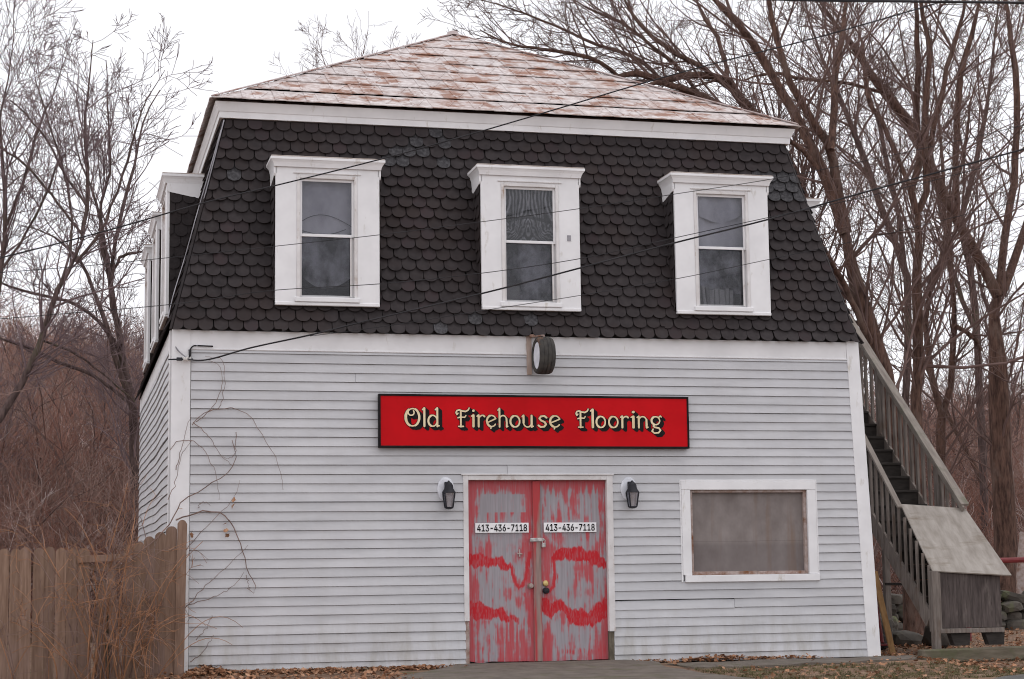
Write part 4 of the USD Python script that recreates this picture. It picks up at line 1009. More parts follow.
# the worn apron before the doors, ramping down to the road, and the strip of old paving along the wall to the right
zap = lambda x, y: 0.022 - 0.022*np.clip((-y)/1.2, 0, 1) - 0.05*np.clip((-y-0.3)/3.5, 0, 1) - 0.10*np.clip((-y-4)/6, 0, 1) + (meshkit.fbm(np.stack([x*1.5, y*1.5, x*0], -1), 4, 8)-0.5)*0.03*np.clip(-y*2, 0, 1) - 0.02*np.clip((x-6.4)/0.6, 0, 1)
rag = np.random.default_rng(5)
apron = Polygon([(3.95, 0.10), (6.15, 0.10), (6.25, -0.012), (6.6, -0.5), (6.4, -1.4), (6.5, -2.6), (6.9, -4.2), (6.9, -8), (1.6, -8), (2.2, -4.0), (2.5, -2.4), (2.9, -1.5), (3.5, -0.7), (3.85, -0.05)])
sheet('door_apron', apron, zap, 'concrete_apron', 0.10, 0.08)
strip = Polygon([(6.75, -0.45), (7.3, -0.28), (8.6, -0.22), (10.25, -0.18), (10.6, -0.35), (10.3, -0.85), (9.2, -1.25), (7.8, -1.55), (6.8, -1.35)])
sheet('paving_strip', strip.buffer(0), lambda x, y: -0.022 + 0.012*np.clip((x-9.4)/0.8, 0, 1) + (meshkit.fbm(np.stack([x*2, y*2, x*0], -1), 3, 2)-0.5)*0.05, 'concrete_apron', 0.1, 0.09)
road = Polygon([(8.3, -8), (8.4, -6.4), (8.9, -5.3), (9.6, -4.6), (10.6, -4.1), (12, -3.7), (16, -3.3), (30, -2.6), (30, -8)])
sheet('driveway', road, lambda x, y: -0.060 - 0.02*np.clip((-y-4)/4, 0, 1) + (meshkit.fbm(np.stack([x, y, x*0], -1), 3, 4)-0.5)*0.02 - 0.09*np.clip((x-10.3)/0.8, 0, 1), 'asphalt', 0.3, 0.05)
main = Polygon([(-60, -30), (-60, -8.0), (60, -8.0), (60, -30)])
sheet('road', main, lambda x, y: -0.20 + 0*x, 'asphalt', 2.0, 0.3)

# ------------------------------------------------------------------ scattered leaves and grass
def instancer(name, protos, P, R, S, idx, label=None, cat=None, kind='stuff', mats=None):
    path = '/World/' + numbered('/World', name)
    pi = UsdGeom.PointInstancer.Define(stage, path)
    rel = pi.CreatePrototypesRel()
    for k, m in enumerate(protos):
        pp = f'{path}/prototypes/piece' + (f'_{k:03d}' if k else '')
        usdkit.mesh(stage, pp, merge(m), '/World/Looks/'+mats[k % len(mats)])
        rel.AddTarget(pp)
    pi.CreatePositionsAttr(Vt.Vec3fArray.FromNumpy(np.asarray(P, np.float32)))
    q = np.asarray(R, float)                                    # quaternions w, x, y, z
    pi.CreateOrientationsAttr(Vt.QuathArray([Gf.Quath(float(a), float(b), float(c), float(d)) for a, b, c, d in q]))
    pi.CreateScalesAttr(Vt.Vec3fArray.FromNumpy(np.asarray(S, np.float32)))
    pi.CreateProtoIndicesAttr(Vt.IntArray.FromNumpy(np.asarray(idx, np.int32)))
    tag(pi.GetPrim(), label, cat, None, kind)
    return path


def quat(az, tilt, tz):
    """Rotation az about z, then a tilt by angle tilt about the horizontal axis at angle tz."""
    a = np.stack([np.cos(az/2), 0*az, 0*az, np.sin(az/2)], -1)
    b = np.stack([np.cos(tilt/2), np.sin(tilt/2)*np.cos(tz), np.sin(tilt/2)*np.sin(tz), 0*az], -1)
    w1, x1, y1, z1 = b.T; w2, x2, y2, z2 = a.T
    return np.stack([w1*w2-x1*x2-y1*y2-z1*z2, w1*x2+x1*w2+y1*z2-z1*y2, w1*y2-x1*z2+y1*w2+z1*x2, w1*z2+x1*y2-y1*x2+z1*w2], -1)


def leaf(seed):
    r = np.random.default_rng(seed); n = 7
    t = np.linspace(0, 1, n); w = 0.36*np.sin(np.pi*t**0.8)*(1+0.35*np.sin(t*14+seed)); curl = r.uniform(-0.3, 0.5)
    V = []
    for k in range(n):
        z = curl*(t[k]-0.5)**2*1.5
        V += [(t[k]-0.5, -w[k], z+0.25*abs(w[k])), (t[k]-0.5, 0, z), (t[k]-0.5, w[k], z+0.25*abs(w[k])*r.uniform(0.3, 1.5))]
    F = []
    for k in range(n-1):
        for j in (0, 1):
            a = 3*k+j; F += [(a, a+1, a+4), (a, a+4, a+3)]
    return trimesh.Trimesh(np.array(V), np.array(F), process=False)


rg = np.random.default_rng(77)
XY = [np.column_stack([rg.uniform(0.2, 3.9, 900), -np.abs(rg.normal(0, 0.16, 900))-0.05]),
      np.column_stack([rg.uniform(-0.4, 3.0, 900), rg.uniform(-2.8, -0.05, 900)]),
      np.column_stack([rg.normal(0.45, 0.18, 160), -np.abs(rg.normal(0.05, 0.12, 160))-0.06]),
      np.column_stack([rg.uniform(6.3, 9.2, 260), -np.abs(rg.normal(0, 0.10, 260))-0.04]),
      np.column_stack([rg.normal(7.7, 0.35, 130), -np.abs(rg.normal(0.05, 0.10, 130))-0.04]),
      np.column_stack([rg.uniform(6.6, 13.5, 520), rg.uniform(-4.5, -0.6, 520)]),
      np.column_stack([rg.uniform(10.2, 19, 4200), rg.uniform(-1.0, 13, 4200)]),
      np.column_stack([rg.uniform(10.3, 14, 1200), rg.uniform(-2.2, 3, 1200)])]
XY = np.vstack(XY); onroad = shapely.contains_xy(road, XY[:, 0], XY[:, 1]); XY = XY[~onroad | (rg.uniform(size=len(XY)) < 0.12)]
inst = shapely.contains_xy(strip, XY[:, 0], XY[:, 1]); XY = XY[~inst | (rg.uniform(size=len(XY)) < 0.18)]
n = len(XY); Z = ground_z(XY[:, 0], XY[:, 1]) + rg.uniform(0.008, 0.05, n) + 0.03*shapely.contains_xy(strip, XY[:, 0], XY[:, 1])
heap = np.exp(-((XY[:, 0]-0.45)/0.25)**2)*np.exp(-(XY[:, 1]/0.3)**2)*0.10 + np.exp(-((XY[:, 0]-7.7)/0.4)**2)*np.exp(-(XY[:, 1]/0.25)**2)*0.06
Z = Z + heap*rg.uniform(0, 1, n)
instancer('fallen_leaves', [leaf(k) for k in range(5)], np.column_stack([XY, Z]), quat(rg.uniform(0, 6.28, n), np.abs(rg.normal(0, 0.5, n)), rg.uniform(0, 6.28, n)),
          np.repeat(rg.uniform(0.04, 0.09, n)[:, None], 3, 1), rg.integers(0, 5, n), 'brown fallen leaves lying along the wall and under the stairs', 'leaves', mats=['dry_leaf'])


def tuft(seed):
    r = np.random.default_rng(seed); V, F = [], []
    for k in range(14):
        a, l, b = r.uniform(0, 6.28), r.uniform(0.5, 1.0), r.uniform(0.1, 0.6); c = r.normal(0, 0.18, 2); d = np.array([np.cos(a), np.sin(a)]); s = np.array([-d[1], d[0]])*0.03
        o = len(V)
        for t in (0, 0.5, 1.0):
            q = c + d*b*t*t; w = s*(1-t*0.9)
            V += [(q[0]-w[0], q[1]-w[1], l*t), (q[0]+w[0], q[1]+w[1], l*t)]
        F += [(o, o+1, o+3), (o, o+3, o+2), (o+2, o+3, o+5), (o+2, o+5, o+4)]
    return trimesh.Trimesh(np.array(V), np.array(F), process=False)


XY = np.vstack([np.column_stack([rg.uniform(6.7, 13, 1500), rg.uniform(-4.6, -1.5, 1500)]), np.column_stack([rg.uniform(0.1, 3.0, 160), -np.abs(rg.normal(0, 0.12, 160))-0.04]), np.column_stack([rg.uniform(10.3, 16, 260), rg.uniform(-1.5, 6, 260)])])
XY = XY[~shapely.contains_xy(strip.buffer(0.05), XY[:, 0], XY[:, 1]) & ~shapely.contains_xy(road.buffer(-0.1), XY[:, 0], XY[:, 1])]
n = len(XY)
instancer('moss_and_grass', [tuft(k) for k in range(4)], np.column_stack([XY, ground_z(XY[:, 0], XY[:, 1])-0.005]), quat(rg.uniform(0, 6.28, n), rg.uniform(0, 0.2, n), rg.uniform(0, 6.28, n)),
          np.column_stack([rg.uniform(0.06, 0.16, n)]*2+[rg.uniform(0.02, 0.075, n)]), rg.integers(0, 4, n), 'low mossy grass at the edge of the driveway', 'grass', mats=['mossy_grass'])

# ================================================================== FENCE
fence = thing('picket_fence', 'brown weathered wooden stockade fence with rounded tops left of the building', 'fence', (-1.0, -0.2, 0))


def picket(x0, x1, zt, y, seed, tilt=0.0, zb=-0.06):
    w = (x1-x0); r = np.random.default_rng(seed); ear = 0.05*r.uniform(0.8, 1.3)
    p = [(0, 0), (w, 0), (w, zt-zb-ear), (w*0.86, zt-zb-ear*0.42), (w*0.68, zt-zb-ear*0.06), (w*0.5, zt-zb), (w*0.32, zt-zb-ear*0.06), (w*0.14, zt-zb-ear*0.42), (0, zt-zb-ear)]
    m = extrude(Polygon(p), 0, 0.019, np.array([x0, y, zb]), np.array([math.cos(tilt*0), 0, tilt]), np.array([-tilt, 0, 1.0]), np.array([r.normal(0, 0.03), -1.0, 0]))
    return m


rf = np.random.default_rng(9)
x = -4.1; k = 0
while x < -1.18:
    w = rf.uniform(0.135, 0.15); part(fence, 'picket', picket(x, x+w-0.006, 1.665+rf.normal(0, 0.012), -0.20+rf.normal(0, 0.004), k, rf.normal(0, 0.006)), 'wood_fence'); x += w; k += 1
x = -0.66
while x < 0.02:
    w = rf.uniform(0.125, 0.14); zt = 1.66 + (x+0.66)/0.68*0.30 + rf.normal(0, 0.012)
    part(fence, 'picket', picket(x, x+w+0.006, zt, -0.20+0.007*(k % 2), k, 0.001+rf.normal(0, 0.003)), 'wood_fence'); x += w; k += 1
part(fence, 'picket', picket(0.012, 0.138, 2.01, -0.215, 99, -0.012), 'wood_fence', label='tallest picket against the corner of the building')
for q, (xa, xb, zt, tl) in enumerate([(-1.17, -1.05, 1.60, 0.03), (-1.03, -0.90, 1.22, -0.05), (-0.80, -0.68, 1.50, 0.05)]):
    part(fence, 'picket', picket(xa, xb, zt, -0.19+0.01*q, 200+q, tl), 'wood_fence', label='broken picket at the gap of the fence')
for z in (0.45, 1.38):
    part(fence, 'rail', bar((-4.1, -0.165, z), (0.1, -0.165, z+0.02), 0.035, 0.085), 'wood_fence')
part(fence, 'rail', bar((-1.25, -0.225, 1.50), (-0.55, -0.225, 1.53), 0.03, 0.09), 'wood_fence', label='nailed board bridging the gap of the fence')
for xp in (-3.4, -1.22, -0.62):
    part(fence, 'post', bx(xp, xp+0.09, -0.15, -0.06, -0.2, 1.6, 0.008), 'wood_fence')
# a knot of dark stuff seen through the gap
part(fence, 'post', bar((-0.86, -0.12, -0.1), (-0.80, -0.10, 1.45), 0.11, 0.11, up=(0, 1, 0)), 'rotten_wood', label='dark split post inside the gap')

# ================================================================== STAIRS
stairs = thing('outdoor_staircase', 'weathered grey wooden staircase climbing the right side of the building', 'staircase', (11.5, 0.2, 0))
XL, XR = 11.02, 12.06
step_z = lambda y: 2.50 + (y-2.30)*0.82
railL = lambda y: 1.38 + (y-0.1)*0.985
railR = lambda y: 2.13 + (y-0.72)*0.872
for k in range(-7, 12):
    y = 2.30 + k*0.292; z = 2.50+k*0.24
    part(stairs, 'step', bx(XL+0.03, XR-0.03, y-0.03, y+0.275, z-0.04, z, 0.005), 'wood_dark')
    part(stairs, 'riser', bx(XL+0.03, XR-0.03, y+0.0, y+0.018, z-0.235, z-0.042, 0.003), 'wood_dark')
for xx in (XL+0.01, XR-0.01):
    part(stairs, 'stringer', bar((xx, 0.08, step_z(0.08)-0.20), (xx, 5.6, step_z(5.6)-0.20), 0.04, 0.26), 'wood_grey')
part(stairs, 'landing', bx(10.15, 12.1, 5.4, 7.0, 5.02, 5.08, 0.005), 'wood_grey')
part(stairs, 'handrail', bar((XL, 0.90, railL(0.90)), (XL, 4.6, railL(4.6)), 0.085, 0.04), 'wood_rail')
part(stairs, 'handrail', bar((XR, 0.80, railR(0.80)), (XR, 5.5, railR(5.5)), 0.14, 0.045), 'wood_rail')
part(stairs, 'handrail', bar((XR-0.03, 0.80, railR(0.80)-0.07), (XR-0.03, 5.5, railR(5.5)-0.07), 0.035, 0.09), 'wood_rail')
rs = np.random.default_rng(31)
y = 0.02
while y < 4.2:
    part(stairs, 'baluster', bx(XL-0.02, XL+0.02, y-0.02, y+0.02, max(0.12, step_z(y)-0.32), railL(y)-0.015, 0.004), 'wood_grey'); y += 0.185+rs.normal(0, 0.008)
y = 0.98
while y < 5.3:
    part(stairs, 'baluster', bx(XR-0.02, XR+0.02, y-0.035, y+0.035, step_z(y)-0.25, railR(y)-0.02, 0.004), 'wood_grey'); y += 0.20+rs.normal(0, 0.012)
part(stairs, 'post', bx(XL-0.05, XL+0.055, -0.17, -0.06, 0.02, 1.20, 0.006), 'wood_grey')
part(stairs, 'post', bx(XR-0.05, XR+0.05, 1.55, 1.66, step_z(1.6)-0.4, railR(1.6)-0.02, 0.006), 'wood_grey')
part(stairs, 'post', bx(XR-0.05, XR+0.05, 3.6, 3.7, -0.1, railR(3.65)-0.02, 0.006), 'wood_grey')
part(stairs, 'post', bx(XL-0.05, XL+0.05, 3.6, 3.7, -0.1, railL(3.65)-0.02, 0.006), 'wood_grey')

boxx = thing('plywood_box', 'grey plywood box with sloping lid closing off the foot of the stairs', 'box', (11.6, 0.0, 0.12))
q = [(11.07, 0.99, 2.21), (12.11, 0.90, 2.135), (12.27, -0.14, 1.105), (11.03, -0.06, 1.185)]
nrm = np.cross(np.array(q[1])-np.array(q[0]), np.array(q[3])-np.array(q[0])); nrm /= np.linalg.norm(nrm); nrm *= np.sign(nrm[2])
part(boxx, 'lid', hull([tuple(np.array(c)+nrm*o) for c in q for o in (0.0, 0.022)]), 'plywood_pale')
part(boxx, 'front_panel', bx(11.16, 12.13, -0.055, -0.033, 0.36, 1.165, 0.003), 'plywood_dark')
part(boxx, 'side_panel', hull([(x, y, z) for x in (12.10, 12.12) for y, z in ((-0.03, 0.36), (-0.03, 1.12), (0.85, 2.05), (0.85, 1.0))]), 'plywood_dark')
part(boxx, 'side_board', bx(11.07, 11.158, -0.06, -0.03, 0.30, 1.175, 0.004), 'wood_grey')
part(boxx, 'ledger', bx(11.08, 12.16, -0.075, 0.02, 0.285, 0.352, 0.005), 'wood_grey')
for xa in (11.30, 11.86):
    part(boxx, 'foot', hull([(xa+dx, y, z) for y in (-0.03, 0.10) for dx, z in ((0.0, 0.28), (0.32, 0.28), (0.30, 0.10), (0.06, 0.10))]), 'wood_dark')
curb = single('garden_timber', [bar((10.63, -0.36, -0.03), (16.0, 0.15, 0.0), 0.16, 0.20, bevel=0.02)], 'timber_mossy', 'long mossy timber edging on the ground under the plywood box', 'timber')
plank = single('leaning_plank', [bar((10.80, 0.85, -0.12), (10.72, 1.25, 1.20), 0.09, 0.04, up=(0, 1, 0))], 'wood_yellow', 'yellowish board leaning beside the white corner under the stairs', 'plank')
# red hand truck stored below the stairs
ht = thing('red_hand_truck', 'red metal hand truck leaning in the dark under the stairs', 'hand truck', (10.75, 1.7, 0))
for xa in (10.62, 10.95):
    part(ht, 'frame_tube', tubes([(spline([(xa, 1.55, 0.1), (xa, 1.75, 0.8), (xa+0.02, 1.9, 1.35)], 8), np.full(8, 0.03))], 8), 'red_metal')
for z, yy in ((0.35, 1.63), (0.62, 1.70), (0.95, 1.79)):
    part(ht, 'cross_bar', tubes([(np.array([(10.60, yy, z), (10.97, yy, z)]), np.full(2, 0.028))], 8), 'red_metal')
part(ht, 'toe_plate', bx(10.56, 11.04, 1.30, 1.58, 0.06, 0.085, 0.004), 'red_metal')
for xa in (10.55, 11.03):
    part(ht, 'wheel', lathe([(0, -0.04), (0.10, -0.04), (0.125, -0.02), (0.125, 0.02), (0.10, 0.04), (0, 0.04)], 18, 'x', (xa, 1.72, 0.10)), 'rubber')
part(ht, 'handle', tubes([(spline([(10.64, 1.9, 1.35), (10.68, 1.96, 1.46), (10.8, 1.98, 1.50), (10.92, 1.96, 1.46), (10.97, 1.9, 1.35)], 12), np.full(12, 0.032))], 8), 'red_metal')
single('plastic_bottle', lathe([(0, 0.0), (0.07, 0), (0.075, 0.02), (0.075, 0.16), (0.03, 0.22), (0.03, 0.26), (0, 0.26)], 14, center=(11.5, 1.2, 1.02)), 'orange_plastic', 'small orange bottle standing behind the stair balusters', 'bottle')
single('stair_shelf', bx(11.10, 12.0, 0.9, 1.7, 0.98, 1.02, 0.004), 'wood_dark', 'dark shelf board under the stairs behind the balusters', 'shelf')

# dry stone wall behind the stairs
sw = thing('dry_stone_wall', 'low grey dry stone wall running behind the stairs at right', 'stone wall', (17.0, 10.0, 0))
rw = np.random.default_rng(12)
def stone(c, s, seed):
    r = np.random.default_rng(seed); m = trimesh.creation.icosphere(subdivisions=1); v = np.asarray(m.vertices)
    v = np.sign(v)*np.abs(v)**0.6; v = v*(1+r.normal(0, 0.09, v.shape))*np.array(s)/2
    a = r.normal(0, 0.12); R = np.array([[np.cos(a), 0, -np.sin(a)], [0, 1, 0], [np.sin(a), 0, np.cos(a)]])
    return trimesh.Trimesh(v@R.T+np.array(c), m.faces, process=False)
far = []
for row in range(4):
    x = 12.3 + rw.uniform(0, 0.3)
    while x < 26:
        w = rw.uniform(0.3, 0.62); h = 0.21
        yb = 9.4 + (x-12.3)*0.055
        m = stone((x+w/2, yb+rw.normal(0, 0.05)+row*0.03, float(ground_z(x, yb))+0.08+row*0.19), (w*1.04, 0.5, h*1.12), int(x*977)+row)
        if x < 22: part(sw, 'stone', m, 'fieldstone')
        else: far.append(m)
        x += w
part(sw, 'stone_course', far, 'fieldstone', kind='stuff')
rocks = [stone((rw.uniform(10.4, 12.4), rw.uniform(2.2, 5.0), 0.05+rw.uniform(0, 0.25)), rw.uniform(0.25, 0.6, 3)*[1, 1, 0.7], 500+k) for k in range(15)]
for k, m in enumerate(rocks):
    single('loose_stone', m, 'fieldstone', 'dark loose stone in the pile under the stairs', 'stone', 'loose stones piled under the stairs')
gb = thing('red_pipe_rail', 'red horizontal pipe rail at the right edge beyond the plywood box', 'rail', (15, 4.2, 0))
zr = at(1010, 560, 4.2)
part(gb, 'pipe', tubes([(np.array([(zr[0]-0.9, 4.2, zr[2]-0.02), (zr[0]+3.5, 4.25, zr[2]+0.06)]), np.full(2, 0.05))], 10), 'red_metal')
part(gb, 'post', tubes([(np.array([(zr[0]+3.3, 4.25, -0.2), (zr[0]+3.3, 4.25, zr[2]+0.2)]), np.full(2, 0.05))], 10), 'red_metal')
part(gb, 'post', tubes([(np.array([(zr[0]-0.8, 4.3, -0.2), (zr[0]-0.8, 4.3, zr[2]+0.02)]), np.full(2, 0.045))], 10), 'red_metal')

# ================================================================== TREES
def grow(r, p, d, L, rad, lev, maxlev, out, kids, up, rmin, n=5, wob=0.16):
    """A branch and its children as polylines, collected per level."""
    P = [np.asarray(p, float)]; d = np.asarray(d, float)/np.linalg.norm(d); D = [d]
    for k in range(n-1):
        d = d + r.normal(0, wob, 3) + np.array([0, 0, up]); d = d/np.linalg.norm(d)
        P.append(P[-1]+d*L/(n-1)); D.append(d)
    P = np.array(P); R = np.maximum(rad*np.linspace(1, 0.30, n), rmin)
    out.setdefault(lev, []).append((P, R))
    if lev < maxlev:
        spawn(r, P, R, np.array(D), L, lev, maxlev, out, kids, up, rmin)


def spawn(r, P, R, D, L, lev, maxlev, out, kids, up, rmin, tmin=0.18, lfac=(0.42, 0.72), ang=(25, 58)):
    nk = kids[min(lev, len(kids)-1)]; nk = max(1, int(r.poisson(nk))) if nk < 30 else nk
    n = len(P)
    for t in np.sort(r.uniform(tmin, 1.0, nk)):
        f = t*(n-1); a = min(int(f), n-2); w = f-a
        p = P[a]*(1-w)+P[a+1]*w; rr = R[a]*(1-w)+R[a+1]*w; d = D[a]
        th = math.radians(r.uniform(*ang)); u = np.cross(d, r.normal(0, 1, 3)); u /= np.linalg.norm(u)
        dd = d*math.cos(th)+u*math.sin(th)
        l = L*r.uniform(*lfac)*(1.15-0.6*t)
        grow(r, p, dd, l, min(rr*0.60, 0.005+l*0.0105), lev+1, maxlev, out, kids, up, rmin)


def limb_line(pts, Y, drift=0.0, n=14, seed=0):
    """A limb traced as (px, py, width in px), laid out in depth: it leaves the trunk's depth Y by drift metres."""
    r = np.random.default_rng(seed); m = len(pts)
    q = []
    for k, (px, py, w) in enumerate(pts):
        y = Y + drift*(k/(m-1)) + (r.normal(0, 0.12) if 0 < k < m-1 else 0)
        p = at(px, py, y); q.append((*p, w*(0.31 if Y > 15.5 and px < 200 else 0.41)*dist(p)/FPX*float(np.interp(k/(m-1), [0, 0.65, 1.0], [1, 1, 0.45 if m > 5 else 0.7]))))
    s = spline(q, n)
    s[1:-1, :3] += r.normal(0, 0.012, (n-2, 3))
    return s[:, :3], s[:, 3]


def traced_tree(label, limbs, Y, seed, bark='bark_red', twig='twig_dark', kids=(9, 5, 4), lens=2.6, group=None, name='bare_tree', up=0.07, rmin=0.006, maxlev=3, twigmin=0.2, dens=1.0):
    r = np.random.default_rng(seed); out = {}; big = []
    for k, (pts, drift, base) in enumerate(limbs):
        P, R = limb_line(pts, Y if base is None else base, drift, seed=seed*13+k)
        if k == 0:                                                    # flare into the ground
            g = float(ground_z(P[0, 0], P[0, 1])); P = np.vstack([[P[0, 0], P[0, 1], min(g-0.2, P[0, 2]-0.05)], P]); R = np.r_[R[0]*1.25, R]
            foot = np.array([P[0, 0], P[0, 1], g])
        big.append((P, R))
        D = np.gradient(P, axis=0); D /= np.linalg.norm(D, axis=1, keepdims=True)
        L = np.linalg.norm(np.diff(P, axis=0), axis=1).sum()
        rr = np.random.default_rng(seed*31+k)
        nk = max(4, int(L*kids[0]/4.0*dens)); t0 = 0.45 if k == 0 else 0.12
        n = len(P)
        for t in np.sort(rr.uniform(t0, 1.0, nk)):
            f = t*(n-1); a = min(int(f), n-2); w = f-a
            p = P[a]*(1-w)+P[a+1]*w; ra = R[a]*(1-w)+R[a+1]*w; d = D[a]
            th = math.radians(rr.uniform(22, 60)); u = np.cross(d, rr.normal(0, 1, 3)); u /= np.linalg.norm(u)
            dd = d*math.cos(th)+u*math.sin(th); l = lens*rr.uniform(0.5, 1.35)*(1.15-0.6*t*(k > 0))
            grow(rr, p, dd, l, min(ra*0.5, 0.005+l*0.0095), 1, maxlev, out, (0,)+tuple(kids[1:]), up, rmin)
    t = thing(name, label, 'tree', foot, group)
    for k, b in enumerate(big):
        part(t, 'trunk' if k == 0 else 'limb', tubes([b], 10), bark, smooth=60)
    part(t, 'crown', [tubes(v, 5 if l == 1 else 3, cap=False) for l, v in out.items()], twig, smooth=True)
    return t


# --- the near trees at the right, limb by limb
traced_tree('reddish leaning bare tree, nearest to the right edge of the slate roof', [
    ([(912, 540, 25), (902, 470, 25), (892, 415, 25), (876, 350, 24), (862, 305, 22), (852, 265, 21), (845, 232, 20)], 0.0, None),
    ([(845, 234, 15), (832, 192, 14), (816, 155, 13), (800, 122, 12), (780, 90, 11), (760, 55, 10), (736, 22, 10), (712, -4, 9), (670, -60, 6)], 0.8, None),
    ([(846, 232, 14), (838, 192, 13), (830, 150, 11), (818, 128, 10), (800, 100, 9), (782, 62, 8), (774, 30, 8), (768, -5, 7), (760, -60, 5)], -0.6, None),
    ([(831, 150, 9), (834, 110, 9), (836, 70, 8), (842, 35, 7), (846, 5, 6), (850, -50, 4)], 1.5, 7.6),
    ([(815, 165, 6), (800, 148, 6), (786, 140, 5), (768, 128, 3)], -0.8, 7.8),
    ([(880, 362, 9), (862, 325, 8), (845, 285, 7), (822, 246, 6), (806, 215, 4)], -1.5, 8.0)], 8.0, 101, kids=(9, 5, 4))
traced_tree('straight reddish bare tree behind the stair rail, its trunk split in two higher up', [
    ([(921, 560, 15), (919, 470, 14), (917, 400, 13), (918, 350, 13), (917, 300, 13), (918, 245, 13), (917, 212, 15)], 0.0, None),
    ([(917, 214, 9), (911, 195, 9), (917, 172, 9), (921, 155, 10), (916, 118, 8), (918, 60, 8), (916, 0, 7), (914, -70, 5)], 0.3, None),
    ([(918, 212, 9), (927, 195, 8), (926, 172, 9), (924, 148, 9), (925, 110, 8), (929, 55, 7), (920, -5, 7), (915, -70, 5)], -0.4, None),
    ([(912, 195, 6), (898, 160, 6), (880, 118, 6), (868, 100, 6), (864, 60, 5), (862, 42, 5), (850, 20, 3)], 1.2, 9.5),
    ([(929, 150, 7), (938, 110, 7), (944, 80, 6), (951, 55, 6), (962, 15, 5), (970, -30, 4)], -0.8, 9.5)], 9.5, 102, kids=(9, 5, 4))
traced_tree('thick bare maple at the right edge with a low three way fork', [
    ([(1008, 612, 32), (1006, 545, 29), (1003, 480, 27), (1000, 420, 26), (997, 365, 23), (994, 322, 20), (999, 292, 18)], 0.0, None),
    ([(998, 296, 14), (980, 262, 13), (958, 222, 12), (940, 188, 12), (922, 148, 13), (900, 112, 12), (882, 90, 11), (864, 64, 10), (846, 38, 8), (826, 10, 6), (800, -25, 4)], -1.5, None),
    ([(999, 292, 10), (1003, 255, 10), (1008, 215, 9), (1014, 190, 9), (1016, 140, 8), (1017, 80, 8), (1010, 30, 7), (1004, -10, 6), (996, -70, 5)], 0.7, None),
    ([(1002, 294, 11), (1015, 258, 10), (1028, 220, 9), (1045, 160, 8), (1060, 80, 6), (1070, -20, 5)], 1.2, None),
    ([(958, 222, 6), (956, 180, 8), (956, 135, 8), (960, 80, 8), (972, 35, 6), (980, 0, 5), (990, -50, 4)], -0.6, 12.0),
    ([(880, 92, 4), (850, 84, 4), (815, 80, 4), (780, 74, 4), (745, 80, 3)], -1.2, 11.0)], 13.0, 103, kids=(8, 5, 4), bark='bark_red')
traced_tree('slender bare tree forking low just right of the stair rail', [
    ([(942, 560, 11), (941, 480, 11), (941, 430, 12), (942, 410, 13)], 0.0, None),
    ([(941, 412, 8), (932, 380, 8), (928, 350, 7), (925, 310, 7), (934, 280, 6), (946, 236, 6), (944, 200, 5), (942, 150, 5), (935, 90, 4), (930, 20, 3)], 0.8, None),
    ([(943, 412, 8), (950, 385, 8), (954, 345, 7), (954, 300, 6), (950, 255, 6), (948, 215, 5), (962, 165, 5), (968, 120, 4), (985, 60, 3)], -0.8, None),
    ([(955, 325, 5), (970, 335, 6), (980, 350, 6)], 0.5, 14.5)], 15.0, 104, kids=(8, 5, 4), lens=2.2)
traced_tree('grey slim tree between the leaning tree and the straight tree', [
    ([(905, 480, 9), (906, 400, 9), (908, 320, 9), (906, 275, 9), (896, 245, 8), (884, 214, 8), (868, 170, 8), (852, 130, 7), (835, 85, 6), (815, 40, 5), (800, -20, 3)], 0.0, None),
    ([(906, 280, 6), (900, 225, 6), (890, 180, 6), (880, 130, 5), (868, 90, 4), (860, 30, 3)], 1.0, None)], 17.0, 105, bark='bark_grey', kids=(9, 5, 4), lens=2.4)
traced_tree('grey bare tree behind the thick maple, leaning left over the woods', [
    ([(985, 520, 10), (982, 440, 10), (978, 380, 9), (976, 320, 9), (968, 260, 8), (960, 230, 7), (975, 170, 7), (985, 120, 6), (992, 60, 5), (1000, -10, 4)], 0.0, None),
    ([(976, 330, 6), (962, 300, 6), (950, 255, 5), (938, 200, 5), (930, 140, 4)], 1.0, None)], 19.0, 106, bark='bark_grey', kids=(9, 5, 4), lens=2.4)
# --- the tree behind the roof, its big limbs hanging over the far slope
traced_tree('bare tree behind the tin roof with limbs reaching left over the hip', [
    ([(838, 420, 17), (825, 300, 16), (800, 190, 15), (775, 140, 14), (756, 115, 13)], 0.0, None),
    ([(762, 122, 12), (740, 98, 11), (728, 80, 8), (712, 76, 8), (684, 75, 9), (662, 82, 8), (642, 73, 8), (618, 76, 7), (598, 78, 6), (570, 70, 4)], -0.5, None),
    ([(735, 112, 8), (718, 104, 8), (700, 95, 8), (678, 87, 8), (660, 82, 8), (640, 90, 5)], -0.3, 19.7),
    ([(740, 98, 6), (700, 66, 6), (670, 50, 6), (645, 30, 5), (626, 2, 4), (610, -40, 3)], 0.6, 19.8),
    ([(728, 82, 6), (726, 66, 6), (718, 40, 5), (700, 10, 4), (690, -40, 3)], 1.0, 19.8),
    ([(700, 96, 5), (680, 70, 5), (650, 44, 4), (615, 20, 4), (590, 10, 3), (560, -10, 2)], 1.0, 20),
    ([(662, 84, 5), (640, 60, 5), (600, 46, 4), (560, 28, 3), (520, 12, 3), (480, 0, 2)], 1.5, 20),
    ([(620, 78, 5), (590, 58, 5), (548, 50, 4), (510, 44, 3), (480, 30, 2)], -1.0, 20)], 20.0, 107, kids=(13, 5, 4), lens=2.4, dens=1.25)

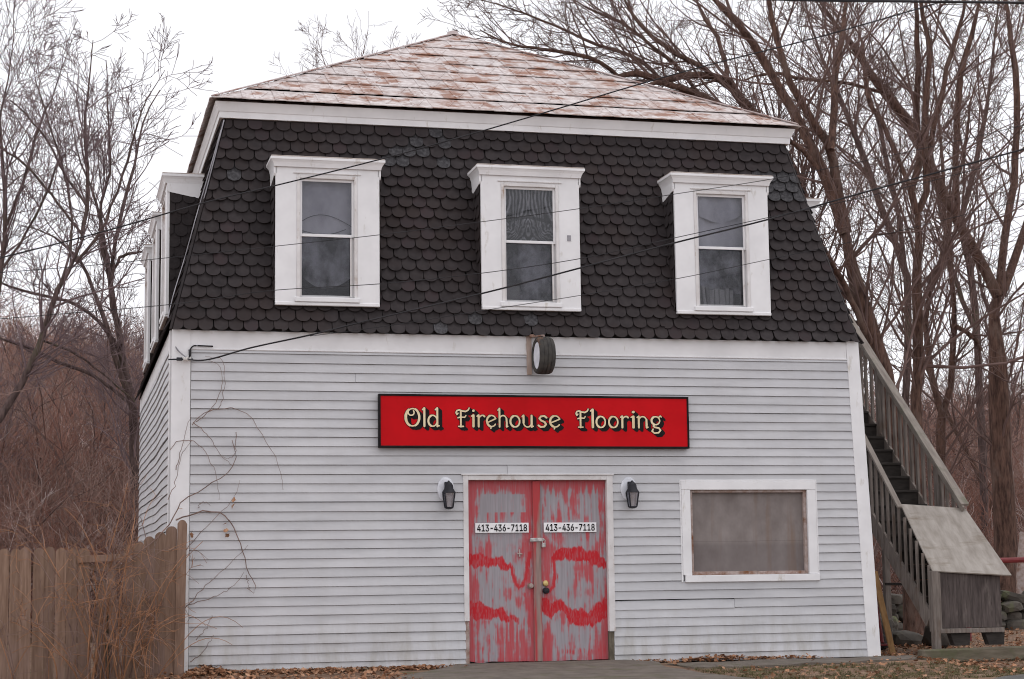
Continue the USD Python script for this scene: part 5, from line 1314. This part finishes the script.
# --- left trees
traced_tree('dark bending tree crossing the far left of the picture', [
    ([(-38, 470, 13), (-10, 430, 13), (14, 395, 12), (34, 358, 11), (48, 318, 9), (60, 285, 9), (74, 262, 9), (84, 236, 8)], 0.0, None),
    ([(82, 240, 7), (86, 205, 7), (88, 175, 6), (85, 130, 5), (88, 90, 4), (93, 40, 3)], 0.6, None),
    ([(76, 262, 5), (95, 240, 5), (112, 205, 4), (128, 160, 4), (140, 115, 3), (165, 70, 2)], -0.6, None),
    ([(60, 285, 4), (72, 230, 4), (66, 180, 4), (48, 120, 3), (35, 80, 2)], 1.0, None),
    ([(40, 340, 4), (70, 352, 4), (110, 380, 3), (135, 402, 3)], 1.0, None),
    ([(86, 205, 4), (60, 165, 4), (40, 130, 3), (10, 100, 3)], 0.5, None),
    ([(83, 236, 4), (55, 200, 4), (25, 165, 4), (-10, 140, 3)], -0.6, None)], 16.0, 201, bark='bark_grey', twig='twig_purple', kids=(10, 5, 4), lens=1.75)
traced_tree('grey many stemmed tree close to the left side of the building', [
    ([(136, 560, 17), (135, 490, 16), (134, 430, 16), (131, 398, 16)], 0.0, None),
    ([(132, 402, 12), (125, 370, 12), (120, 340, 11), (112, 300, 9), (108, 268, 8), (104, 240, 6), (96, 200, 5), (80, 160, 4), (72, 120, 3)], 0.8, None),
    ([(131, 400, 11), (118, 365, 9), (108, 330, 8), (98, 300, 7), (90, 280, 6), (72, 250, 5), (50, 235, 4), (20, 225, 3)], -0.8, None),
    ([(121, 345, 8), (114, 310, 7), (110, 285, 7), (116, 240, 6), (124, 205, 6), (134, 165, 5), (144, 120, 4), (160, 90, 3)], 1.5, None),
    ([(112, 280, 5), (124, 255, 5), (138, 252, 4), (148, 250, 3)], -0.5, None),
    ([(107, 268, 5), (100, 215, 5), (110, 165, 4), (108, 110, 3), (106, 60, 2)], 0.5, None),
    ([(123, 365, 6), (95, 318, 6), (65, 300, 5), (30, 293, 5), (-5, 280, 4)], -1.0, None),
    ([(131, 405, 6), (100, 380, 6), (60, 362, 6), (20, 345, 5), (-10, 335, 5)], 0.5, None)], 19.0, 202, bark='bark_grey', twig='twig_purple', kids=(10, 5, 4), lens=1.75)
traced_tree('thin bare tree rising at the left edge of the picture', [
    ([(-18, 520, 9), (-14, 420, 9), (-6, 330, 8), (2, 270, 8), (6, 225, 7), (4, 180, 6), (2, 150, 5), (0, 110, 4), (12, 60, 3), (14, 0, 2)], 0.0, None),
    ([(6, 226, 5), (18, 195, 5), (26, 172, 5), (38, 130, 4), (52, 95, 3), (72, 40, 2)], 0.8, None),
    ([(3, 268, 5), (25, 235, 4), (48, 190, 4), (60, 150, 3)], -0.8, None)], 17.5, 203, bark='bark_grey', twig='twig_purple', kids=(12, 5, 4), lens=1.7)
traced_tree('pale far tree whose top twigs show above the left hip of the roof', [
    ([(345, 500, 5), (350, 300, 5), (352, 200, 4), (350, 120, 3)], 0.0, None),
    ([(350, 130, 2.2), (342, 100, 1.8), (330, 78, 1.4), (322, 55, 1.0), (318, 40, 0.6)], 1, None),
    ([(350, 120, 2.2), (356, 90, 1.8), (362, 60, 1.2), (368, 32, 0.6)], -1, None),
    ([(351, 125, 2.2), (368, 100, 1.6), (380, 75, 1.1), (388, 55, 0.6)], -1, None), ([(348, 130, 2), (325, 110, 1.6), (300, 90, 1.2), (288, 78, .6)], 1, None)], 60.0, 204, bark='twig_far', twig='twig_far', kids=(9, 5, 4), lens=2.6, rmin=0.008, maxlev=3, dens=0.8)

_b0, _b1 = at(1021, 590, 11.0), at(1023, 532, 11.0)
_st = thing('birch_stub', 'pale broken birch stub at the right edge above the stone wall', 'tree stump', (_b0[0], 11.0, 0))
part(_st, 'trunk', tubes([(spline([(_b0[0], 11.0, float(ground_z(_b0[0], 11.0))-0.2), (_b0[0], 11.0, _b0[2]), tuple(_b1)], 8), np.linspace(0.13, 0.07, 8))], 10), 'worn_frame', smooth=60)

# --- generic bare trees of the woods: five shapes, many copies
def wood_tree(seed, H, stems=1, bark='bark_grey', twig='twig_dark', kids=(14, 5, 4), name='woodland_tree'):
    r = np.random.default_rng(seed); out, big = {}, []
    for s in range(stems):
        P = [np.array([r.normal(0, 0.1), r.normal(0, 0.1), -0.3])]; d = np.array([r.normal(0, 0.12), r.normal(0, 0.12), 1.0])
        for k in range(9):
            d = d + r.normal(0, 0.07, 3); d[2] = max(d[2], 0.8); d /= np.linalg.norm(d); P.append(P[-1]+d*H*0.8/9)
        P = np.array(P); R = H*0.0066*np.linspace(1, 0.25, 10)*(0.75 if stems > 1 else 1)
        big.append((P, R))
        D = np.gradient(P, axis=0); D /= np.linalg.norm(D, axis=1, keepdims=True)
        spawn(r, P, R, D, H*0.42, 0, 3, out, (kids[0]+30,)+tuple(kids[1:]) if False else (kids[0],)+tuple(kids[1:]), 0.10, 0.008, tmin=0.28, lfac=(0.4, 0.85), ang=(20, 50))
    return big, out


PROT = {}
PLACES = []
rq = np.random.default_rng(55)
for k in range(11):                                               # right side
    y = rq.uniform(18, 46); px = rq.uniform(560, 1035); PLACES.append(('r', at(px, 470, y)))
for k in range(7):
    y = rq.uniform(26, 48); px = rq.uniform(440, 900); PLACES.append(('r', at(px, 470, y)))
for k in range(7):                                               # left side
    y = rq.uniform(22, 50); px = rq.uniform(-40, 150); PLACES.append(('l', at(px, 480, y)))
SHAPES = [(1, 13.5, 1), (2, 12.0, 2), (3, 15.0, 1), (4, 10.5, 2), (5, 9.0, 3)]
for k, (sd, p) in enumerate(PLACES):
    j = k % 5; key = (sd, j)
    x, y = float(p[0]), float(p[1]); z = float(ground_z(x, y))
    lab = 'thin bare tree standing in the woods right of the roof' if sd == 'r' else 'thin bare tree standing in the woods left of the building'
    grp = 'thin bare trees of the woods at right' if sd == 'r' else 'thin bare trees of the woods at left'
    rz, sc = rq.uniform(0, 360), rq.uniform(0.85, 1.2) * (0.62 if sd == 'l' else 1.0)
    if sd == 'r': sc *= 0.95
    path = '/World/' + numbered('/World', 'woodland_tree')
    X = UsdGeom.Xform.Define(stage, path)
    X.AddTranslateOp().Set(Gf.Vec3d(x, y, z)); X.AddRotateZOp().Set(float(rz)); X.AddScaleOp().Set(Gf.Vec3f(float(sc)))
    tag(X.GetPrim(), lab, 'tree', grp)
    if key not in PROT:
        PROT[key] = path; LOC[path] = np.zeros(3)
        big, out = wood_tree(SHAPES[j][0]*7+(sd == 'l')*100, SHAPES[j][1], SHAPES[j][2])
        part(path, 'trunk', tubes(big, 7), 'bark_grey' if j % 2 else 'bark_red', smooth=60)
        part(path, 'crown', [tubes(v, 4 if l == 1 else 3, cap=False) for l, v in out.items()], 'twig_dark' if sd == 'r' else 'twig_purple', smooth=True)
    else:
        X.GetPrim().GetReferences().AddInternalReference(PROT[key]); X.GetPrim().SetInstanceable(True)

# --- the thicket that covers the hillside: uncountable saplings and brush
def clump(seed, n, H, tilt=0.4, rad=0.014, kids=(7, 4)):
    r = np.random.default_rng(seed); out = {}
    for k in range(n):
        p = np.array([r.normal(0, 0.9), r.normal(0, 0.9), -0.3]); d = np.array([r.normal(0, tilt), r.normal(0, tilt), 1.0])
        grow(r, p, d, H*r.uniform(0.45, 1.1), rad*(1+0.8*r.random()), 0, 2, out, kids, 0.03, 0.0055, wob=0.22)
    return merge([tubes(v, 3, cap=False) for v in out.values()])


CL = [clump(900, 8, 4.2), clump(901, 7, 4.6, 0.5, 0.018), clump(902, 4, 3.4, 0.8, 0.017, (4, 2)), clump(903, 7, 3.4, 0.7, 0.011, (6, 3)), clump(904, 5, 4.8, 1.3, 0.034, (4, 2)), clump(905, 8, 2.6, 0.8, 0.009, (5, 3))]
P = []
rb = np.random.default_rng(66)
for _ in range(900):
    y = 13.5 + 52*rb.random()**0.9; px = rb.uniform(-60, 175); P.append(at(px, 480, y)[:2])
for _ in range(800):
    y = 15 + 55*rb.random()**0.9; px = rb.uniform(840, 1090); P.append(at(px, 480, y)[:2])
for _ in range(250):
    P.append((rb.uniform(-2, 26), rb.uniform(30, 60)))
for _ in range(330):
    y = rb.uniform(58, 100); px = rb.uniform(-60, 180) if _ % 2 else rb.uniform(850, 1080); P.append(at(px, 480, y)[:2])
for _ in range(170):
    P.append((rb.uniform(-26, -7.5), rb.uniform(2, 26)))
P = np.array(P); n = len(P)
sc = rb.uniform(0.6, 1.25, n); sc *= np.where(P[:, 1] < 22, 0.75, 1.0)*np.where(P[:, 1] > 58, 1.25, 1.0)*np.where(P[:, 0] < -7.4, 1.9, 1.0)
instancer('hillside_thicket', CL, np.column_stack([P, ground_z(P[:, 0], P[:, 1])]), quat(rb.uniform(0, 6.28, n), rb.uniform(0, 0.15, n), rb.uniform(0, 6.28, n)), np.repeat(sc[:, None], 3, 1), rb.integers(0, 6, n),
          'brown leafless thicket covering the hillside behind', 'thicket', mats=['brush_twig', 'brush_red', 'brush_pale', 'brush_red', 'twig_dark', 'brush_twig'])

# ================================================================== BRAMBLES AND VINES
def canes(px_lines, y, rad, n=14, seed=0, wob=0.012):
    r = np.random.default_rng(seed); out = []
    for pts in px_lines:
        q = np.array([at(a, b, y + (c if len(pt) > 2 else 0)) for pt in pts for a, b, c in [(pt + (0,))[:3]]])
        s = spline(q, n); s[1:-1] += r.normal(0, wob, (n-2, 3)); out.append((s, np.linspace(rad, rad*0.45, n)))
    return out


br = thing('bramble_bush', 'tangle of orange brown bramble canes growing over the gap in the fence', 'bush', (-0.9, -0.45, 0))
rr = np.random.default_rng(41)
mainl, side_ = [], []
for k in range(40):
    b = np.array([-0.85+rr.normal(0, 0.30), -0.42+rr.normal(0, 0.12), -0.05]); a = rr.uniform(-1, 1); H = rr.uniform(0.9, 2.9)
    reach = a*rr.uniform(0.3, 1.3); t = np.linspace(0, 1, 12)
    q = b + np.column_stack([reach*t**1.4 + 0.035*np.sin(t*6+k), -0.28*np.sin(t*3)*rr.random() - 0.02*np.cos(t*6+k), H*(t-0.45*t**3.0*rr.random())])
    mainl.append((q, np.linspace(0.010, 0.004, 12)))
    for j in range(4):
        i0 = rr.integers(4, 11); d = np.array([rr.normal(0, 0.5), rr.normal(-0.1, 0.3), rr.normal(0.25, 0.4)]); o = {}
        grow(rr, q[i0], d, rr.uniform(0.25, 0.8), 0.005, 0, 1, o, (3,), -0.04, 0.0028, wob=0.3)
        side_ += [x for v in o.values() for x in v]
for k in range(20):                                                # low arching canes along the fence foot
    b = np.array([rr.uniform(-2.6, -0.2), -0.34+rr.normal(0, 0.06), -0.05]); t = np.linspace(0, 1, 12); H = rr.uniform(0.4, 1.15); reach = rr.normal(0, 0.6)
    mainl.append((b+np.column_stack([reach*t, -0.12*np.sin(t*3), H*np.sin(t*2.2)]), np.linspace(0.006, 0.003, 12)))
part(br, 'cane', tubes([m for k, m in enumerate(mainl) if k % 5 > 1], 5), 'cane_orange', smooth=True, kind='stuff')
part(br, 'dead_cane', tubes([m for k, m in enumerate(mainl) if k % 5 <= 1], 5), 'vine_brown', smooth=True, kind='stuff')
part(br, 'twigs', tubes(side_[::2], 3), 'cane_orange', kind='stuff')
part(br, 'dead_twigs', tubes(side_[1::2], 3), 'vine_brown', kind='stuff')

vn = thing('climbing_vine', 'dry bare vine trailing over the white siding by the left corner', 'vine', (0.2, -0.08, 0))
L1 = [[(128, 560, -.25), (150, 545, -.2), (172, 520, -.12), (185, 500), (210, 484), (230, 470), (236, 455), (232, 440)],
      [(176, 520, -.1), (190, 515), (205, 510), (220, 512), (229, 520), (238, 538), (245, 560), (252, 580), (257, 590), (253, 592), (247, 588)],
      [(170, 450), (178, 442), (190, 440), (200, 446), (210, 460), (217, 480), (219, 500)],
      [(193, 422), (202, 430), (212, 440), (216, 448), (224, 458), (233, 466)],
      [(192, 425), (200, 416), (212, 410), (235, 408), (245, 412), (258, 428), (270, 448), (278, 464), (283, 490)],
      [(196, 422), (205, 415), (218, 398), (222, 380), (220, 368), (208, 360)], [(208, 412), (220, 405), (225, 380), (224, 365), (218, 358), (205, 356)],
      [(180, 560, -.1), (190, 545), (204, 530), (218, 515), (232, 500), (240, 480)],
      [(184, 610), (200, 592), (220, 572), (238, 556), (248, 545)], [(186, 606), (210, 598), (228, 590), (244, 572)],
      [(176, 470), (181, 450), (186, 430), (190, 415)], [(168, 500, -.1), (176, 480, -.05), (182, 455), (192, 440)], [(236, 432), (236, 448), (230, 458), (222, 456)],
      [(196, 640), (206, 628), (212, 615)], [(190, 662), (204, 650), (214, 635)], [(198, 508), (204, 502), (210, 506)], [(246, 575), (248, 584), (250, 590)]]
part(vn, 'stem', tubes(canes(L1[:2], -0.07, 0.010, 20, 1), 5), 'vine_brown', smooth=True, label='thicker dark stem hanging down to a hooked end')
part(vn, 'tendril', tubes(canes(L1[2:], -0.06, 0.005, 18, 2, 0.008), 4), 'vine_brown', kind='stuff')
lv = []
for (px, py) in ((234, 500), (233, 506), (228, 520), (226, 530), (227, 535), (225, 524), (192, 535), (180, 508)):
    m = leaf(int(px)); v = np.asarray(m.vertices)*0.085; R = trimesh.transformations.random_rotation_matrix(np.random.default_rng(int(px+py)).random(3))[:3, :3]
    lv.append(trimesh.Trimesh(v@R.T+at(px, py, -0.1), m.faces, process=False))
for m in lv:
    part(vn, 'leaf', m, 'dry_leaf')

# ================================================================== WIRES
def wire(label, pts, y0, y1, rad, mat='cable_black', n=60, name='overhead_wire', cat='wire', extra=None):
    q = np.array([at(px, py, y0+(y1-y0)*k/(len(pts)-1)) for k, (px, py) in enumerate(pts)])
    s = spline(q, n); lines = [(s, np.full(n, rad))]
    if extra:
        t = np.linspace(0, 1, n); tw = np.column_stack([0.3*np.cos(t*260), 0*t, np.sin(t*260)])*rad*1.6; lines = [(s+tw, np.full(n, rad*0.8)), (s-tw, np.full(n, rad*0.8))]
    m = tubes(lines, 6)
    if extra:
        return single(name, m, mat, label, cat, kind=None, smooth=True)
    return single(name, m, mat, label, cat, smooth=True)


wire('black wire rising across the top of the left window and the roof', [(-60, 275), (0, 258), (60, 243), (120, 227), (203, 203), (290, 182), (385, 158), (475, 133), (560, 108), (640, 84), (720, 62), (800, 42), (900, 14), (980, -10)], -3.0, -5.0, 0.0085)
wire('heavy service cable running from the corner insulator up past the right window', [(188, 359), (205, 360), (250, 348), (310, 335), (367, 321), (430, 306), (500, 289), (580, 268), (674, 243), (766, 220), (869, 191), (950, 169), (1024, 149), (1090, 130)], -0.16, -5.0, 0.0115, n=220)
wire('thin wire crossing all three windows near their middle rail', [(-40, 322), (60, 314), (175, 304), (277, 290), (378, 284), (483, 273), (578, 259), (674, 238), (766, 218), (869, 196), (1024, 157), (1080, 142)], -2.0, -4.5, 0.005)
wire('thinnest upper wire crossing the upper sashes of the windows', [(-40, 275), (60, 268), (175, 257), (277, 246), (378, 235), (480, 222), (577, 209), (675, 194), (766, 180), (869, 160), (1024, 125), (1080, 110)], -2.0, -4.5, 0.0045)
wire('lowest thin wire passing under the middle window', [(310, 336), (400, 324), (480, 311), (558, 299), (618, 289), (675, 279), (766, 260), (869, 238), (1024, 200), (1080, 186)], -0.6, -4.5, 0.0045)
wire('thick dark cable along the very top right of the picture', [(640, -9), (720, -3), (800, 0), (880, 1), (960, 2), (1040, 3), (1100, 4)], -8, -8, 0.014)
wire('pale grey cable running down the left slate corner to the insulator', [(224, 120), (214, 160), (203, 203), (192, 246), (181, 288), (175, 312), (173, 328), (175, 345), (186, 357)], 0.60, -0.10, 0.009, 'cable_grey', name='corner_cable', cat='cable')
wire('second pale cable beside the slate corner', [(221, 130), (209, 172), (198, 210), (184, 260), (172, 300), (168, 318)], 0.52, -0.02, 0.007, 'cable_grey', name='corner_cable', cat='cable')
ins = thing('cable_bracket', 'small service cable bracket with insulator at the top left corner board', 'bracket', (0.2, -0.05, 4.25))
c = at(187, 359, -0.10)
part(ins, 'insulator', lathe([(0, -0.05), (0.035, -0.05), (0.022, -0.02), (0.035, 0.0), (0.022, 0.02), (0.035, 0.05), (0, 0.05)], 12, 'x', c), 'ceramic')
part(ins, 'clamp', bx(c[0]-0.14, c[0]-0.06, c[1]-0.02, c[1]+0.02, c[2]-0.025, c[2]+0.02, 0.006), 'black_metal')
part(ins, 'stud', tubes([(np.array([c+[-0.25, 0.0, -0.01], c+[0.08, 0, 0.0]]), np.full(2, 0.010))], 6), 'black_metal')
part(ins, 'hook', tubes([(spline([c+[0.03, 0.08, 0.13], c+[0.03, 0.0, 0.12], c+[0.03, -0.02, 0.05], c+[0.03, 0, 0]], 8), np.full(8, 0.010))], 6), 'black_metal')
part(ins, 'conduit', [tubes([(spline([c+[0.045, 0.05, -0.02], c+[0.045, 0.05, 0.13], c+[0.10, 0.05, 0.19], c+[0.35, 0.05, 0.185]], 16), np.full(16, 0.011))], 6)], 'cable_black')
